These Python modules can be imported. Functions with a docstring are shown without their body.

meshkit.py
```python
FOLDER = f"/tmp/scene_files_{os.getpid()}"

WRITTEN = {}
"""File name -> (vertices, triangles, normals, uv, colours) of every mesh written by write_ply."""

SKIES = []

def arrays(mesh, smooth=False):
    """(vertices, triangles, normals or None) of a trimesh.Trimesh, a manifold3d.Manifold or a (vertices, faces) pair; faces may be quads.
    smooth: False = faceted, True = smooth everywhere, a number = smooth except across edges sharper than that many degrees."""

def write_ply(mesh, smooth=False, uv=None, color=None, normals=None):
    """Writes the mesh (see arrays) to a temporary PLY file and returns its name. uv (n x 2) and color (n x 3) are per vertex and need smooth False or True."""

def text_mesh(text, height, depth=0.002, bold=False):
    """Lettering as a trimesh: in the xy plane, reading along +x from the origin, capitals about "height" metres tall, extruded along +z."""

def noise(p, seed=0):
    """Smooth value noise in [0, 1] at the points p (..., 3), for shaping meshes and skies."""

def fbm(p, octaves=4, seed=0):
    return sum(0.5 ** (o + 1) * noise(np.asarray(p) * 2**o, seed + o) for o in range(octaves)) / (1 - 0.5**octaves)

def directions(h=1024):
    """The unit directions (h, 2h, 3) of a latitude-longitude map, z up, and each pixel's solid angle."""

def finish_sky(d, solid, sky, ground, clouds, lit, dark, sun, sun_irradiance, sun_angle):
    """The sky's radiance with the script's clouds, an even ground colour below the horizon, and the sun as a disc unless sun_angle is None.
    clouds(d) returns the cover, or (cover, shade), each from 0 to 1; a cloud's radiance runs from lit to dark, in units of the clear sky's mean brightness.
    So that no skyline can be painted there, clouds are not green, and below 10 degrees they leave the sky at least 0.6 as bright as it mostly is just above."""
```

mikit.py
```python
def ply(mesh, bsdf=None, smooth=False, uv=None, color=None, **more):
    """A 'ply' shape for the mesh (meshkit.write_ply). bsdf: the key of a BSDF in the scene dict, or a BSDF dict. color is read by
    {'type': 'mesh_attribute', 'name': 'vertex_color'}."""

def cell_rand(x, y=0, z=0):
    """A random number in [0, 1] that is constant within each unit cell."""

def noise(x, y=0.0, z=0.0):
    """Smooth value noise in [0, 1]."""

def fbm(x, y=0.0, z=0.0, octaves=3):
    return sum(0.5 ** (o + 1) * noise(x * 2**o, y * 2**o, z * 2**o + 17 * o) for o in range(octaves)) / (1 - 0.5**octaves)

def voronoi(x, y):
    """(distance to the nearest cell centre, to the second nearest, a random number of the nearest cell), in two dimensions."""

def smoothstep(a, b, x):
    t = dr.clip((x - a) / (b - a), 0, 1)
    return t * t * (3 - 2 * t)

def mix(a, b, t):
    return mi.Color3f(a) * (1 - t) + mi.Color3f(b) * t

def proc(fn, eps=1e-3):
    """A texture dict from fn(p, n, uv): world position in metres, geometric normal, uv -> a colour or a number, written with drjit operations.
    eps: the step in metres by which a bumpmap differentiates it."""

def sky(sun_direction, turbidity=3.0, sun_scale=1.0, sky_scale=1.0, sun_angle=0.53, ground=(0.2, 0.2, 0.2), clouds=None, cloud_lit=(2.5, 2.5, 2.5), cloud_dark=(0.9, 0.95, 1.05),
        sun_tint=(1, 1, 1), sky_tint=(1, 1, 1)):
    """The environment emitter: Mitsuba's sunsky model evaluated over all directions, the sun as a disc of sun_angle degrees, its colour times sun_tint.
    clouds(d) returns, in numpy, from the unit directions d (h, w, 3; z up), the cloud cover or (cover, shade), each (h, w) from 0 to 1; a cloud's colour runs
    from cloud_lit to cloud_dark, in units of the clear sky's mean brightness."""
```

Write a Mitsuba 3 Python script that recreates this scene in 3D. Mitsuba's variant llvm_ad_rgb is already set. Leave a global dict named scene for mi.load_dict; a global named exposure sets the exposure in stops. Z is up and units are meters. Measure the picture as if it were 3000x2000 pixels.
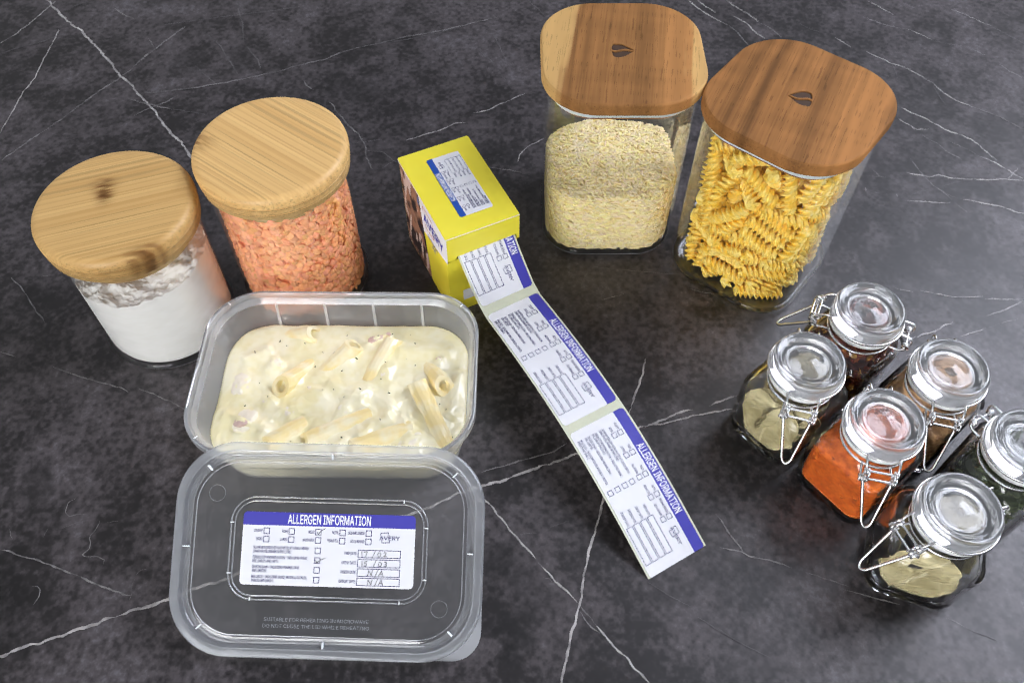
import math
import numpy as np
import trimesh
import manifold3d
import shapely
from shapely.geometry import Polygon, box as sbox
import drjit as dr
import mitsuba as mi
import mikit
import meshkit
from mikit import noise, fbm, smoothstep, mix, cell_rand

T = mi.ScalarTransform4f
scene, labels = {}, {}
rng = np.random.default_rng(11)

# ---------------------------------------------------------------- camera, unseen lights, exposure
PITCH, ROLL, CAMH, FPX = 0.9583, 0.002, 0.4977, 2529.2
F_ = np.array([0, math.cos(PITCH), -math.sin(PITCH)])
U_ = np.array([0, math.sin(PITCH), math.cos(PITCH)])
R_ = np.array([1.0, 0, 0])
UP = math.cos(ROLL) * U_ - math.sin(ROLL) * R_
CAM = np.array([0, 0, CAMH])
scene['camera'] = {'type': 'thinlens', 'fov': 2 * math.degrees(math.atan(1500 / FPX)), 'fov_axis': 'x',
                   'aperture_radius': 0.0009, 'focus_distance': 0.515, 'near_clip': 0.01, 'far_clip': 50.0,
                   'to_world': T().look_at(origin=CAM.tolist(), target=(CAM + F_).tolist(), up=UP.tolist())}
exposure = -0.12


def lamp(key, pos, target, w, h, rad, label):
    scene[key] = {'type': 'rectangle', 'to_world': T().look_at(origin=list(pos), target=list(target), up=[0, 0, 1]) @ T().scale([w / 2, h / 2, 1]),
                  'emitter': {'type': 'area', 'radiance': {'type': 'rgb', 'value': list(rad)}}, 'bsdf': {'type': 'diffuse', 'reflectance': {'type': 'rgb', 'value': 0.0}}}
    labels[key] = {'label': label, 'category': 'lamp', 'kind': 'structure'}


lamp('unseen_window_light', (1.42, 0.92, 1.48), (0.1, 0.3, 0), 1.25, 1.05, np.array([0.93, 0.97, 1.12]) * 11.5, 'bright daylight window out of view, high to the right of the worktop')  # unseen window, placed and sized for the lid reflections and worktop sheen
lamp('unseen_front_light', (-0.80, -1.45, 0.78), (-0.05, 0.3, 0), 1.2, 1.0, np.array([1.0, 1.0, 1.02]) * 10.2, 'soft unseen light behind and left of the camera, lighting the jar fronts')  # out of view; lights the jar fronts and other upright faces
scene['unseen_ceiling_glow'] = {'type': 'rectangle', 'to_world': T().translate([1.5, 1.0, 2.5]) @ T().rotate([1, 0, 0], 180) @ T().scale([2.6, 3.2, 1]),
                          'emitter': {'type': 'area', 'radiance': {'type': 'rgb', 'value': [.20, .205, .225]}}, 'bsdf': {'type': 'diffuse', 'reflectance': {'type': 'rgb', 'value': 0.0}}}  # glowing panel out of view, standing in for light bounced off the ceiling
labels['unseen_ceiling_glow'] = {'label': 'wide soft glowing panel out of view, in place of ceiling bounce', 'category': 'lamp', 'kind': 'structure'}
scene['unseen_room_bounce'] = {'type': 'constant', 'radiance': {'type': 'rgb', 'value': [0.40, 0.405, 0.425]}}  # even ambient light from all around, in place of bounce from the unseen room


# ---------------------------------------------------------------- helpers
def num(key):
    if key not in scene and key not in labels and not any(k.startswith(key + '__') for k in scene):
        return key
    i = 1
    while True:
        k = f'{key}_{i:03d}'
        if k not in scene and k not in labels and not any(q.startswith(k + '__') for q in scene):
            return k
        i += 1


def tag(key, label=None, cat=None, group=None, kind=None):
    d = {}
    if label: d['label'] = label
    if cat: d['category'] = cat
    if group: d['group'] = group
    if kind: d['kind'] = kind
    labels[key] = d
    return key


def put(key, mesh, bsdf, smooth=False, M=None, **kw):
    key = num(key)
    d = mikit.ply(mesh, bsdf, smooth, **kw)
    if M is not None:
        d['to_world'] = M
    scene[key] = d
    return key


def reuse(key, d, M):
    key = num(key)
    scene[key] = {**d, 'to_world': M}
    return key


def rr(a, b, rad, k=8):
    """rounded rectangle outline, counter-clockwise, 4(k+1) points"""
    out = []
    for q, (sx, sy) in enumerate([(1, 1), (-1, 1), (-1, -1), (1, -1)]):
        t = np.linspace(q * np.pi / 2, (q + 1) * np.pi / 2, k + 1)
        out.append(np.stack([sx * (a - rad) + rad * np.cos(t), sy * (b - rad) + rad * np.sin(t)], -1))
    return np.vstack(out)


def ring(a, b, rad, z, k=8):
    p = rr(a, b, rad, k)
    return np.c_[p, np.full(len(p), z)]


def circ(r, z, n=72):
    t = np.arange(n) * 2 * np.pi / n
    return np.stack([r * np.cos(t), r * np.sin(t), np.full(n, z)], -1)


def loft(rings, caps=(True, True), loop=False):
    """skin over rings of equal length; caps fan to the centroid; loop joins the last ring to the first"""
    rings = np.asarray(rings, float)
    m, n = rings.shape[:2]
    v = rings.reshape(-1, 3)
    j = np.arange(n)
    f = []
    for i in range(m if loop else m - 1):
        a, b = i * n, ((i + 1) % m) * n
        f.append(np.stack([a + j, a + (j + 1) % n, b + (j + 1) % n], -1))
        f.append(np.stack([a + j, b + (j + 1) % n, b + j], -1))
    v = [v]
    extra = m * n
    if not loop:
        for on, i, flip in ((caps[0], 0, True), (caps[1], m - 1, False)):
            if on:
                v.append(rings[i].mean(0)[None])
                a = i * n
                q = np.stack([a + j, a + (j + 1) % n, np.full(n, extra)], -1)
                f.append(q[:, ::-1] if flip else q)
                extra += 1
    mesh = trimesh.Trimesh(np.vstack(v), np.vstack(f), process=False)
    if (caps[0] and caps[1] or loop) and mesh.volume < 0:
        mesh.invert()
    return mesh


def lathe(prof, n=72, caps=(True, True), loop=False):
    return loft([circ(max(r, 1e-5), z, n) for r, z in prof], caps, loop)


def spline(P, n):
    P = np.asarray(P, float)
    from scipy.interpolate import CubicSpline
    s = np.r_[0, np.cumsum(np.linalg.norm(np.diff(P, axis=0), axis=1))]
    return CubicSpline(s, P)(np.linspace(0, s[-1], n))


def tube(P, r, n=8, closed=False):
    P = np.asarray(P, float)
    if closed:
        t = np.roll(P, -1, 0) - np.roll(P, 1, 0)
    else:
        t = np.gradient(P, axis=0)
    t /= np.linalg.norm(t, axis=1, keepdims=True) + 1e-12
    u = np.cross(t[0], [0, 0, 1.0])
    if np.linalg.norm(u) < 1e-3: u = np.cross(t[0], [1.0, 0, 0])
    u /= np.linalg.norm(u)
    a = np.arange(n) * 2 * np.pi / n
    rings = []
    rad = np.broadcast_to(r, (len(P),))
    for i in range(len(P)):
        u = u - t[i] * (u @ t[i]); u /= np.linalg.norm(u) + 1e-12
        w = np.cross(t[i], u)
        rings.append(P[i] + rad[i] * (np.cos(a)[:, None] * u + np.sin(a)[:, None] * w))
    return loft(rings, loop=closed)


def fillet(P, r, k=5):
    """polyline with its corners rounded"""
    P = [np.asarray(p, float) for p in P]
    out = [P[0]]
    for a, b, c in zip(P[:-2], P[1:-1], P[2:]):
        la, lc = np.linalg.norm(a - b), np.linalg.norm(c - b)
        d = min(r, .45 * la, .45 * lc)
        p, q = b + (a - b) / la * d, b + (c - b) / lc * d
        for t in np.linspace(0, 1, k):
            out.append((1 - t) ** 2 * p + 2 * t * (1 - t) * b + t * t * q)
    out.append(P[-1])
    return np.array(out)


def even(P, n):
    """a closed outline resampled to n evenly spaced points"""
    Q = np.vstack([P, P[:1]])
    s = np.r_[0, np.cumsum(np.linalg.norm(np.diff(Q, axis=0), axis=1))]
    t = np.arange(n) / n * s[-1]
    return np.stack([np.interp(t, s, Q[:, 0]), np.interp(t, s, Q[:, 1])], -1)


def cat(ms):
    return trimesh.util.concatenate(ms)


def tri(poly, size=None):
    ms = []
    for g in getattr(poly, 'geoms', [poly]):
        v, f = trimesh.creation.triangulate_polygon(g, engine='earcut')
        ms.append(trimesh.Trimesh(np.c_[v, np.zeros(len(v))], f, process=False))
    m = cat(ms)
    if size:
        v, f = trimesh.remesh.subdivide_to_size(m.vertices, m.faces, size, max_iter=12)
        m = trimesh.Trimesh(v, f, process=False)
    if len(m.faces) and m.face_normals[:, 2].mean() < 0: m.invert()
    return m


def box(x0, x1, y0, y1, z0, z1):
    m = trimesh.creation.box(extents=[x1 - x0, y1 - y0, z1 - z0])
    m.apply_translation([(x0 + x1) / 2, (y0 + y1) / 2, (z0 + z1) / 2])
    return m


def rgb(*c):
    return {'type': 'rgb', 'value': list(c)}


def princ(c, rough=.5, **kw):
    return {'type': 'principled', 'base_color': c if isinstance(c, dict) else rgb(*c), 'roughness': rough, **kw}


def mat(name, d, two=True):
    scene[name] = {'type': 'twosided', 'bsdf': d} if two else d
    return name


def place(x, y, yaw=0.0, z=0.0):
    return T().translate([x, y, z]) @ T().rotate([0, 0, 1], math.degrees(yaw))


# ---------------------------------------------------------------- materials
mat('glass', {'type': 'dielectric', 'int_ior': 1.5, 'ext_ior': 1.0, 'specular_transmittance': rgb(.985, .992, .988)}, False)
mat('milky_glass', {'type': 'blendbsdf', 'weight': .095, 'a': {'type': 'dielectric', 'int_ior': 1.5}, 'b': {'type': 'twosided', 'bsdf': {'type': 'diffuse', 'reflectance': rgb(.86, .89, .91)}}}, False)  # clear glass with white mixed in to make the jar lids paler
mat('jar_glass', {'type': 'thindielectric', 'int_ior': 1.5, 'specular_transmittance': rgb(.995, 1, .997)}, False)
mat('paper_white', princ((.72, .73, .765), .5, specular=.3))
mat('print_blue', princ((.055, .052, .36), .4, specular=.4))
mat('print_ink', princ((.020, .020, .12), .5))
mat('print_white', princ((.80, .81, .84), .45))
mat('pen_ink', princ((.06, .06, .07), .5))
mat('backing_paper', princ((.56, .58, .44), .35, specular=.5))
mat('steel_wire', {'type': 'roughconductor', 'material': 'none', 'specular_reflectance': rgb(.90, .91, .92), 'alpha': .16})
mat('seal_rubber', princ((.66, .68, .66), .3, specular=.5))
mat('silicone', princ((.56, .62, .61), .35, specular=.5))


def haze(w):
    return {'type': 'blendbsdf', 'weight': w, 'a': {'type': 'thindielectric', 'int_ior': 1.49},
            'b': {'type': 'principledthin', 'base_color': rgb(.86, .89, .92), 'roughness': .5, 'diff_trans': 1.0, 'spec_trans': 0.0}}


mat('plastic_panel', haze(.085), False)  # milky plastic; its haze also stands in for reflected ceiling light
mat('plastic_wall', haze(.27), False)
mat('plastic_tab', haze(.34), False)
mat('plastic_rim', {'type': 'blendbsdf', 'weight': .13, 'a': {'type': 'dielectric', 'int_ior': 1.49}, 'b': {'type': 'twosided', 'bsdf': {'type': 'diffuse', 'reflectance': rgb(.8, .84, .88)}}}, False)
mat('plastic_mark', princ((.75, .78, .80), .3))

# ================================================================ THE WORKTOP


def stone(p, n, uv):
    x, y = p.x, p.y
    wx = x + .03 * (fbm(x * 14, y * 14, 3.0) - .5)
    wy = y + .03 * (fbm(x * 14 + 9, y * 14, 7.0) - .5)
    big = fbm(wx * 9, wy * 9, 1.0, 3)
    med = fbm(wx * 42, wy * 42, 5.0, 4)
    fine = fbm(x * 330, y * 330, 2.0, 3)
    q = .26 * big + .42 * med + .32 * fine
    c = mix((.0112, .0094, .0099), (.061, .0530, .0565), smoothstep(.33, .67, q))
    c = mix(c, (.100, .095, .105), smoothstep(.60, .78, q + .16 * (fbm(x * 900, y * 900, 6.0, 2) - .5)) * .7)
    dark = smoothstep(.60, .72, fbm(wx * 20 + 11, wy * 26 + 3, 8.0, 4))
    return c * (1 - .45 * dark) * (.80 + .40 * fine)


def vein_colour(a, b):
    def f(p, n, uv):
        k = fbm(p.x * 300, p.y * 300, 1.0, 2)
        j = noise(p.x * 60, p.y * 60, 9.0)
        return mix(a, b, smoothstep(.2, .75, .6 * k + .4 * j))
    return mikit.proc(f)


def stone_bump(p, n, uv):
    return fbm(p.x * 520, p.y * 520, 1.0, 2) * .00006


mat('stone', princ(mikit.proc(stone), .44, specular=.55))
for i, (a, b) in enumerate([((.17, .16, .16), (.42, .40, .39)), ((.065, .062, .064), (.20, .19, .19)), ((.042, .040, .042), (.10, .095, .098))]):
    mat(f'vein_{i}', princ(vein_colour(a, b), .38, specular=.5))
put('worktop', box(-1.6, 1.6, -.35, 2.2, -.04, 0), 'stone')
tag('worktop', 'dark grey marbled worktop with pale veins under everything', 'worktop', kind='structure')
VEINS = [[2.4,0,[-454.5,755.3,-439.1,738.3,-420.8,718.1,-407.8,707.3,-382.5,679.3,-367.8,660.7,-352.0,640.9,-336.1,623.3,-324.0,607.7,-314.6,598.5,-303.0,583.4,-288.3,562.9,-279.5,554.3,-267.1,537.5,-254.1,521.1]],
[1.2,0,[-475.9,685.9,-467.1,698.2,-459.3,714.3,-450.8,736.4,-444.8,753.4]],
[1.2,0,[-427.4,707.2,-426.9,687.8,-428.1,663.8,-427.6,635.8,-431.7,616.7,-432.7,589.0,-434.2,563.9]],
[1.2,0,[4.5,530.0,5.5,538.3,12.3,548.1,28.1,559.5]],
[1.2,0,[-91.2,554.9,-74.1,563.5,-60.6,569.4,-49.1,576.7,-39.2,578.2]],
[1.2,0,[-33.5,590.2,-21.6,594.8,-1.4,608.6,10.8,616.4]],
[1.5,1,[-422.6,530.2,-412.3,545.4,-396.2,568.4,-382.6,589.2,-369.0,612.2,-351.2,637.6,-345.4,647.5,-336.0,669.2,-325.1,686.4,-309.4,713.0]],
[1.5,1,[-159.8,605.0,-152.3,592.9,-140.3,575.0,-130.1,563.4,-124.1,551.9,-120.5,535.1,-113.2,518.8]],
[1.5,1,[-326.9,615.4,-305.2,618.6,-281.6,623.4,-258.1,629.9,-234.7,638.0,-211.0,646.2,-191.5,656.2,-171.2,662.9,-163.5,669.7,-145.4,680.0,-120.5,688.8,-99.5,697.6,-78.0,703.0,-54.4,712.0,-23.9,724.9,-12.8,728.6]],
[2.2,0,[-337.3,664.1,-336.0,669.2,-334.7,672.6]],
[1.3,1,[-325.7,586.3,-315.9,595.4,-301.9,604.6,-293.9,614.0]],
[1.3,1,[-337.2,607.6,-321.8,603.0,-304.2,597.0,-294.4,594.0]],
[1.3,1,[-186.4,634.9,-183.2,626.9,-176.1,620.6]],
[1.3,1,[-339.8,693.3,-331.0,679.5]],
[1.3,1,[-385.3,742.3,-370.8,729.3,-360.5,723.8]],
[1.3,1,[-28.1,529.9,-18.5,534.0]],
[1.3,1,[-20.3,524.5,-1.2,520.4,13.9,515.1]],
[1.2,2,[-331.8,714.8,-300.3,722.1,-268.6,729.6,-234.2,737.1,-204.0,744.7]],
[1.2,2,[-267.8,755.9,-262.6,733.3,-256.6,718.6,-249.7,686.6]],
[1.2,2,[-425.7,742.1,-416.6,749.7,-411.0,753.5]],
[1.2,2,[-470.7,670.5,-454.9,680.8,-436.1,689.5,-422.0,700.1]],
[1.2,2,[-294.4,594.0,-276.7,591.0,-261.7,586.5]],
[1.2,2,[-135.8,551.9,-118.5,554.8,-109.0,557.7]],
[1.2,2,[-123.2,543.5,-107.6,542.1,-99.1,532.4,-93.1,529.7]],
[1.2,2,[-118.9,518.8,-105.9,522.9,-97.2,532.4]],
[1.2,2,[-290.0,704.1,-270.6,683.1,-257.5,659.3,-245.4,639.6]],
[1.2,2,[14.1,756.9,25.1,739.8,32.0,726.9]],
[1.2,2,[-288.1,654.2,-271.8,636.3,-261.6,626.7]],
[1.2,2,[-246.9,683.2,-232.7,662.8,-227.2,649.5]],
[1.2,2,[-19.1,705.0,-10.2,677.0,-6.9,663.5]],
[1.2,2,[-36.1,683.8,-18.5,660.1,-1.5,624.3]],
[1.2,2,[-120.3,687.0,-88.5,695.9,-47.8,712.1]],
[1.4,0,[170.4,757.4,179.0,742.5,189.2,730.3,197.0,723.1,204.7,715.9]],
[1.4,0,[207.6,757.5,213.6,747.5,225.0,735.3,234.4,720.8]],
[1.4,0,[210.0,732.8,222.4,718.4,227.7,706.5,235.8,694.9]],
[1.4,0,[336.3,600.6,344.2,592.6,356.3,583.8,368.4,571.2,380.5,563.6,387.8,558.0,394.0,545.0,400.1,532.3]],
[1.4,0,[321.0,518.7,331.5,516.1,339.5,513.5,347.7,516.1,356.6,512.6,373.4,511.0,386.8,510.1,399.7,511.9,414.9,509.3]],
[1.4,0,[387.9,537.7,398.2,530.5,405.4,521.6,415.5,511.1]],
[1.4,0,[358.1,488.7,371.7,485.4,388.2,480.4,396.0,474.7,402.6,473.1]],
[1.1,0,[179.3,757.4,185.5,747.4,195.7,735.2]],
[1.1,0,[423.3,742.0,434.3,734.7,444.1,723.9,453.1,715.5]],
[1.1,0,[325.6,677.0,336.1,668.1,345.1,659.3,355.1,655.0,364.6,644.2,374.8,631.5,380.8,619.0,388.6,608.8,400.5,599.8]],
[1.1,0,[373.8,710.5,382.0,703.5,392.0,693.1]],
[1.1,0,[330.8,586.7,336.7,578.9,344.8,570.2,355.4,571.2]],
[1.1,0,[312.7,486.9,324.6,486.1,338.7,484.5,348.6,485.3]],
[1.1,0,[399.1,510.2,407.4,516.3,415.3,525.2]],
[1.1,0,[301.9,697.5,307.5,690.6,314.2,682.6]],
[1.1,0,[345.8,756.7,354.9,745.5,365.1,733.3]],
[1.0,1,[204.7,715.9,211.8,705.3,218.7,685.7]],
[1.0,1,[234.4,720.8,244.3,711.3,251.9,697.3]],
[1.0,1,[453.1,715.5,464.8,702.6,475.9,688.8]],
[1.0,1,[400.5,599.8,411.6,592.8,422.2,585.0,435.7,570.5]],
[1.0,1,[337.6,728.3,349.9,718.8,362.9,712.9,373.8,710.5]],
[1.0,1,[392.0,693.1,404.9,688.6,419.1,684.1,428.4,677.3,435.1,671.7]],
[1.0,1,[345.1,566.4,351.8,557.9,357.9,552.3,362.9,543.1,371.6,534.0]],
[1.0,1,[329.2,535.7,333.7,519.6,339.3,503.9,346.7,495.4,351.1,485.3,360.4,472.1]],
[1.0,1,[339.3,503.9,349.6,492.9,358.1,488.7]],
[1.0,1,[367.9,556.1,378.3,547.7,387.9,537.7]],
[1.0,1,[442.3,659.6,448.8,649.8,458.6,638.1]],
[1.0,1,[290.1,514.2,303.5,513.4]],
[1.0,1,[294.6,523.0,299.6,512.5]],
 [0.8,2,[270.6,720.9,280.4,711.4,289.3,705.6]],
 [0.8,2,[315.5,492.8,327.6,497.1,338.3,500.5]],
 [0.8,2,[346.4,503.1,357.3,506.6,366.7,509.2]],
 [0.8,2,[345.1,659.3,346.0,646.3,343.0,629.3]],
 [0.8,2,[374.2,629.4,376.5,608.8,378.2,600.7]],
[3.0,1,[291.3,497.8,293.7,496.1]],
[3.0,1,[283.3,501.2,283.5,496.9]],
[3.0,1,[299.0,495.3,300.8,492.7]],
[3.0,1,[307.4,494.5,307.7,491.1]],
 [0.8,0,[282.0,397.6,294.7,394.6]],
 [0.8,0,[299.3,395.8,311.4,392.8,321.3,390.4,332.6,389.8,345.1,390.1]],
 [0.8,0,[345.0,388.4,357.8,388.1,373.7,387.8]],
 [0.8,0,[340.5,372.6,353.2,376.7,365.5,382.7,373.4,386.9]],
 [0.8,0,[316.2,354.1,327.6,358.1,337.1,361.5]],
 [0.8,0,[349.7,366.2,363.3,370.3]],
[1.5,0,[285.7,354.0,295.9,357.4,305.4,361.5,315.9,367.3]],
[1.5,0,[275.0,348.3,285.7,354.0]],
[1.5,0,[273.7,337.8,280.2,340.0]],
 [0.7,2,[371.9,434.7,379.8,431.4,387.2,427.6]],
 [0.7,2,[337.1,361.5,349.7,366.2]],
[1.0,1,[-372.3,406.5,-366.1,401.5,-362.4,398.6,-355.1,390.0,-348.5,381.6,-339.9,372.0,-333.9,365.2]],
[1.0,1,[-349.9,407.3,-342.7,409.5]],
[1.0,1,[-357.5,340.1,-350.2,337.5,-344.8,335.6]],
[1.0,1,[-316.3,327.4,-306.8,323.7,-298.6,320.6,-289.4,317.5,-278.1,314.5,-265.7,310.8,-258.5,306.6]],
[1.0,1,[-252.5,309.6,-242.9,306.0,-233.7,301.8,-225.7,298.3,-219.7,294.1,-208.4,288.9]],
 [0.6,2,[-339.0,298.0,-333.6,303.4]],
[2.1,0,[-289.8,132.5,-286.8,133.7,-279.2,136.6,-271.6,139.6,-261.3,142.6,-251.4,146.9,-240.4,151.2,-234.2,153.8,-227.6,155.6,-216.5,160.0,-208.3,162.7,-200.2,165.8,-192.0,169.4,-186.0,172.3,-177.0,175.3,-168.0,178.2,-161.9,181.7,-136.2,191.3,-98.6,204.8,-57.0,221.4,-50.0,224.2,-40.1,229.7,-30.1,234.1,-19.9,237.5,-19.7,237.4,-4.7,242.0,9.1,248.1,26.0,255.1,41.6,261.4,64.7,271.8,87.6,281.6]],
[1.2,1,[-308.2,196.2,-300.0,193.8,-291.9,191.5,-278.9,187.7,-267.8,184.0,-257.6,180.3,-247.5,176.2,-237.4,172.1,-230.6,170.3,-222.0,168.0]],
 [0.7,1,[-272.0,229.6,-275.9,226.5,-275.8,219.9,-272.1,216.9,-267.0,218.9,-262.3,218.9]],
 [0.7,1,[-252.6,214.4,-253.4,210.5,-256.2,204.1,-254.2,200.2,-254.1,196.3,-257.5,192.5,-254.5,191.5,-248.3,192.0,-243.1,189.7,-243.1,186.4]],
 [0.7,1,[-222.5,180.4,-220.5,183.1,-217.1,184.1]],
 [0.7,1,[-222.0,178.5,-222.7,173.9,-221.5,169.4,-222.1,164.9]],
 [0.7,1,[-282.5,173.3,-278.1,173.8,-275.5,171.1,-275.2,167.5,-277.1,162.1]],
 [0.7,1,[-274.4,208.9,-272.2,210.9,-267.2,212.9]],
 [0.7,1,[-283.7,203.0,-284.0,206.9,-282.1,209.9]],
 [0.7,1,[-307.6,210.8,-304.7,204.9,-302.3,202.0]],
 [0.7,1,[-248.6,213.4,-241.4,214.5]],
[1.7,0,[93.0,335.2,90.7,326.1,86.7,313.7,83.2,306.8,79.5,296.5]],
[1.7,0,[79.5,296.5,68.5,263.8,57.4,230.9,53.9,218.5,49.9,205.7,46.8,196.0,42.7,179.9,39.5,164.3,35.8,151.7,33.0,141.9,28.8,127.6,26.0,116.1]],
[1.7,0,[87.6,281.6,101.8,286.5,109.5,291.6,121.4,294.1]],
[1.3,0,[-23.9,238.9,-17.5,230.0,-11.3,222.7,-4.5,214.1,2.2,205.6,7.4,198.7,14.6,190.5]],
[1.3,0,[17.7,186.5,24.1,179.2,31.5,172.0,38.3,164.9]],
[1.3,0,[48.3,151.8,55.2,143.2,64.4,133.6,72.2,124.2,76.5,118.5]],
[1.3,0,[89.8,282.4,98.5,283.2,113.4,287.4,125.4,290.8,147.7,295.0]],
[1.3,0,[132.0,297.5,142.8,301.8,155.3,307.0]],
[1.0,1,[38.3,164.9,42.4,159.2,48.3,151.8]],
[1.0,1,[-19.3,248.0,-4.7,252.7,9.2,257.4,26.1,262.1,36.2,268.5]],
[1.0,1,[126.0,220.1,130.3,212.2,134.4,203.8,139.7,194.9]],
[1.0,1,[125.7,198.3,138.5,195.5,143.3,192.8,154.6,190.1,166.7,185.5]],
[1.0,1,[14.6,190.5,17.7,186.5]],
[1.0,1,[39.3,159.2,45.7,150.5,50.5,146.8]],
[1.0,1,[18.9,179.2,22.7,178.5,23.3,176.6]],
 [0.6,2,[80.4,176.7,91.2,168.9,104.4,161.9]],
 [0.6,2,[106.3,156.9,115.5,150.6,124.6,144.5,134.7,138.5]],
 [0.6,2,[2.2,205.6,10.2,207.0,16.1,207.1]],
 [0.6,2,[23.5,210.6,35.7,215.6]],
 [0.6,2,[32.0,227.2,40.0,222.1]],
 [0.9,1,[174.5,182.9,181.7,180.1,188.3,178.2,198.2,174.3]],
 [0.9,1,[194.8,172.7,204.0,169.6,214.8,166.5,225.4,163.5]],
 [0.9,1,[249.9,156.3,255.1,153.7,258.7,150.8]],
 [0.6,2,[117.5,150.5,124.2,145.3,132.3,140.3,137.8,137.4,145.9,133.1]],
 [0.6,2,[258.7,150.8,268.6,146.4,279.1,142.0]],
 [0.9,2,[60.3,418.6,78.3,415.2,97.7,413.6,117.0,411.1,128.8,412.0]],
 [0.9,2,[30.4,425.4,42.2,423.7]],
[1.0,1,[64.3,386.4,81.9,392.1]],
[1.0,1,[129.7,397.1,138.3,394.6,149.5,392.2]],
[1.0,1,[149.5,392.2,177.3,382.7]]]
vr = np.random.default_rng(3)
vm = [[], [], []]
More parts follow.
